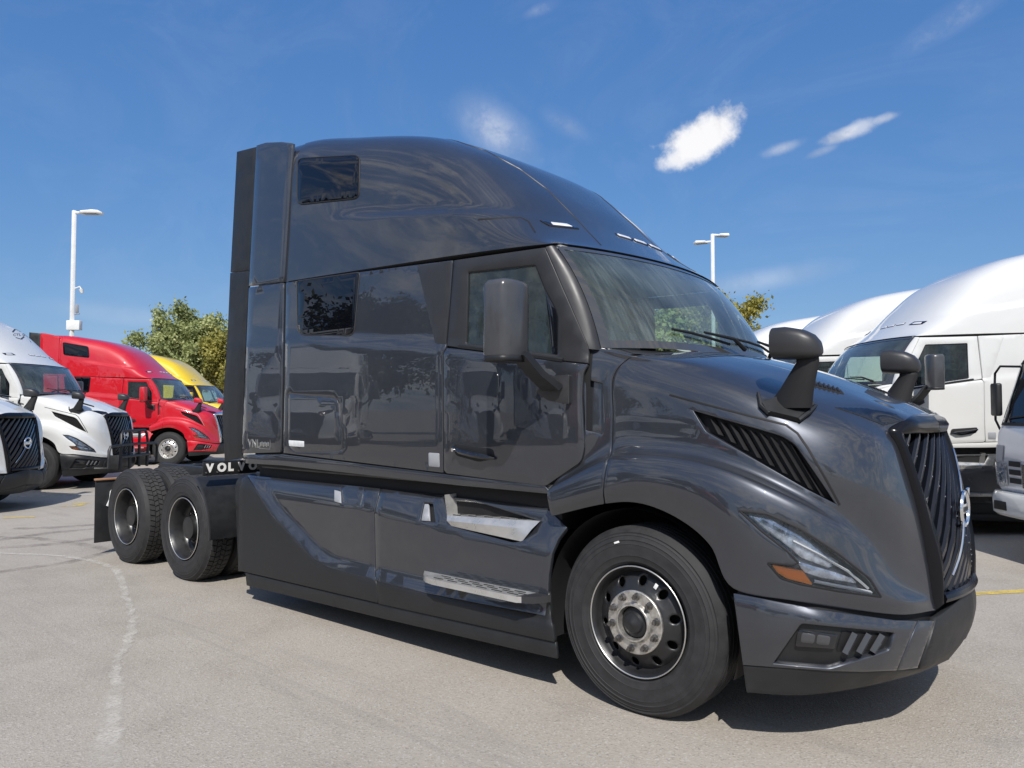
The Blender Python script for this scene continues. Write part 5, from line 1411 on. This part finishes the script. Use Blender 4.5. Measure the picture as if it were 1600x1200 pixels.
def tree(label, base, H, R, leafm, seed, n_leaf=15000, trunk=.18, low=.28, group=None, leaf=.16, lean=(0, 0)):
    rng = np.random.default_rng(seed); T = thing('tree', label, 'tree', base, 0, group)
    tips = []; tubes = []
    trunk_top = np.array([lean[0]*.4, lean[1]*.4, H*low*1.25])
    tubes.append(tube([np.zeros(3), trunk_top*.5+rng.normal(0, .05, 3)*[1, 1, 0], trunk_top], [trunk*1.3, trunk, trunk*.8], 8))
    for i in range(11):
        az = i*2.4+rng.uniform(-.4, .4); el = rng.uniform(.25, 1.35)
        L = rng.uniform(.55, 1.0)
        end = np.array([lean[0]+R*math.cos(az)*math.cos(el)*L, lean[1]+R*math.sin(az)*math.cos(el)*L, H*low+(H*(1-low))*(.18+.80*math.sin(el)*L)])
        midp = trunk_top*.55+end*.45+np.array([0, 0, .12*H*rng.uniform(0, 1)])
        tubes.append(tube([trunk_top*rng.uniform(.75, 1), midp, end], [trunk*.5, trunk*.3, .02], 5))
        for k in range(7):
            t = rng.uniform(.35, 1); p = midp*(1-t)+end*t; d = rng.normal(0, 1, 3); d[2] = abs(d[2])*.7+.1; d /= np.linalg.norm(d)
            e2 = p+d*R*rng.uniform(.22, .5); tubes.append(tube([p, (p+e2)/2+rng.normal(0, .05, 3), e2], [.035, .02, .008], 4)); tips.append((p, e2))
            for _ in range(2):
                d2 = d+rng.normal(0, .7, 3); d2 /= np.linalg.norm(d2); e3 = e2+d2*R*rng.uniform(.10, .28); tubes.append(tube([e2, e3], [.012, .005], 3)); tips.append((e2, e3))
    mk('trunk', comb_(*tubes), 'bark', T, sharp=None)
    a = np.array([t[0] for t in tips]); b = np.array([t[1] for t in tips])
    idx = rng.integers(0, len(tips), n_leaf); f = rng.beta(2.0, 1.2, n_leaf)[:, None]
    P = a[idx]*(1-f)+b[idx]*f+rng.normal(0, .055*R+.05, (n_leaf, 3))
    clump = rng.uniform(0, 1, len(tips))[idx]
    up = rng.normal(0, 1, (n_leaf, 3)); up[:, 2] -= .5; up /= np.linalg.norm(up, axis=1)[:, None]
    sd_ = np.cross(up, rng.normal(0, 1, (n_leaf, 3))); sd_ /= np.linalg.norm(sd_, axis=1)[:, None]
    ln = leaf*rng.uniform(.6, 1.4, n_leaf)[:, None]; wd = ln*.32
    V = np.stack([P, P+up*ln*.5+sd_*wd, P+up*ln, P+up*ln*.5-sd_*wd], 1).reshape(-1, 3)
    me = bpy.data.meshes.new('crown'); me.vertices.add(len(V)); me.vertices.foreach_set('co', V.ravel())
    me.loops.add(4*n_leaf); me.loops.foreach_set('vertex_index', np.arange(4*n_leaf)); me.polygons.add(n_leaf); me.polygons.foreach_set('loop_start', np.arange(0, 4*n_leaf, 4))
    me.update(calc_edges=True); me.materials.append(M[leafm])
    tone = np.repeat(np.clip(.65*clump+.35*rng.uniform(0, 1, n_leaf), 0, 1), 4)
    at = me.attributes.new('tone', 'FLOAT', 'POINT'); at.data.foreach_set('value', tone.astype(np.float32))
    ob = bpy.data.objects.new('crown', me); COL.objects.link(ob); ob.parent = T
    return T
tree('loose olive green tree standing behind the yellow truck', ground_rf(-18.9, 45), 9.5, 2.5, 'leaf_olive', 5, 30000, .2, .16, leaf=.19)
tree('small yellow-green tree half hidden by the grey truck sleeper', ground_rf(-16.6, 44), 6.2, 2.0, 'leaf_gold', 8, 18000, .14, .18, leaf=.17)
tree('golden green tree beside the double-headed lamp post', ground_rf(10.0, 42), 9.2, 3.5, 'leaf_gold', 11, 60000, .18, .2, leaf=.20)
tree('leafy green tree seen through the cab of the grey truck', ground_rf(7.4, 40), 7.0, 3.0, 'leaf_olive', 14, 14000, .18, .15, leaf=.26)
for i, (r_, f_, h_, rr) in enumerate(((-36, 8, 9.5, 5.0), (-38, -3, 10.2, 5.4), (-36, -13, 9.2, 5.0), (-33, -23, 10.8, 5.2), (-22, -34, 11.0, 5.6), (-8, -38, 10.0, 5.4), (6, -40, 10.4, 5.5))):
    tree('dark green tree beyond the lot, seen only mirrored in the grey paint', ground_rf(r_, f_), h_, rr, 'leaf_dark', 30+i, 26000, .2, .05, group='trees mirrored in the grey truck', leaf=.28)
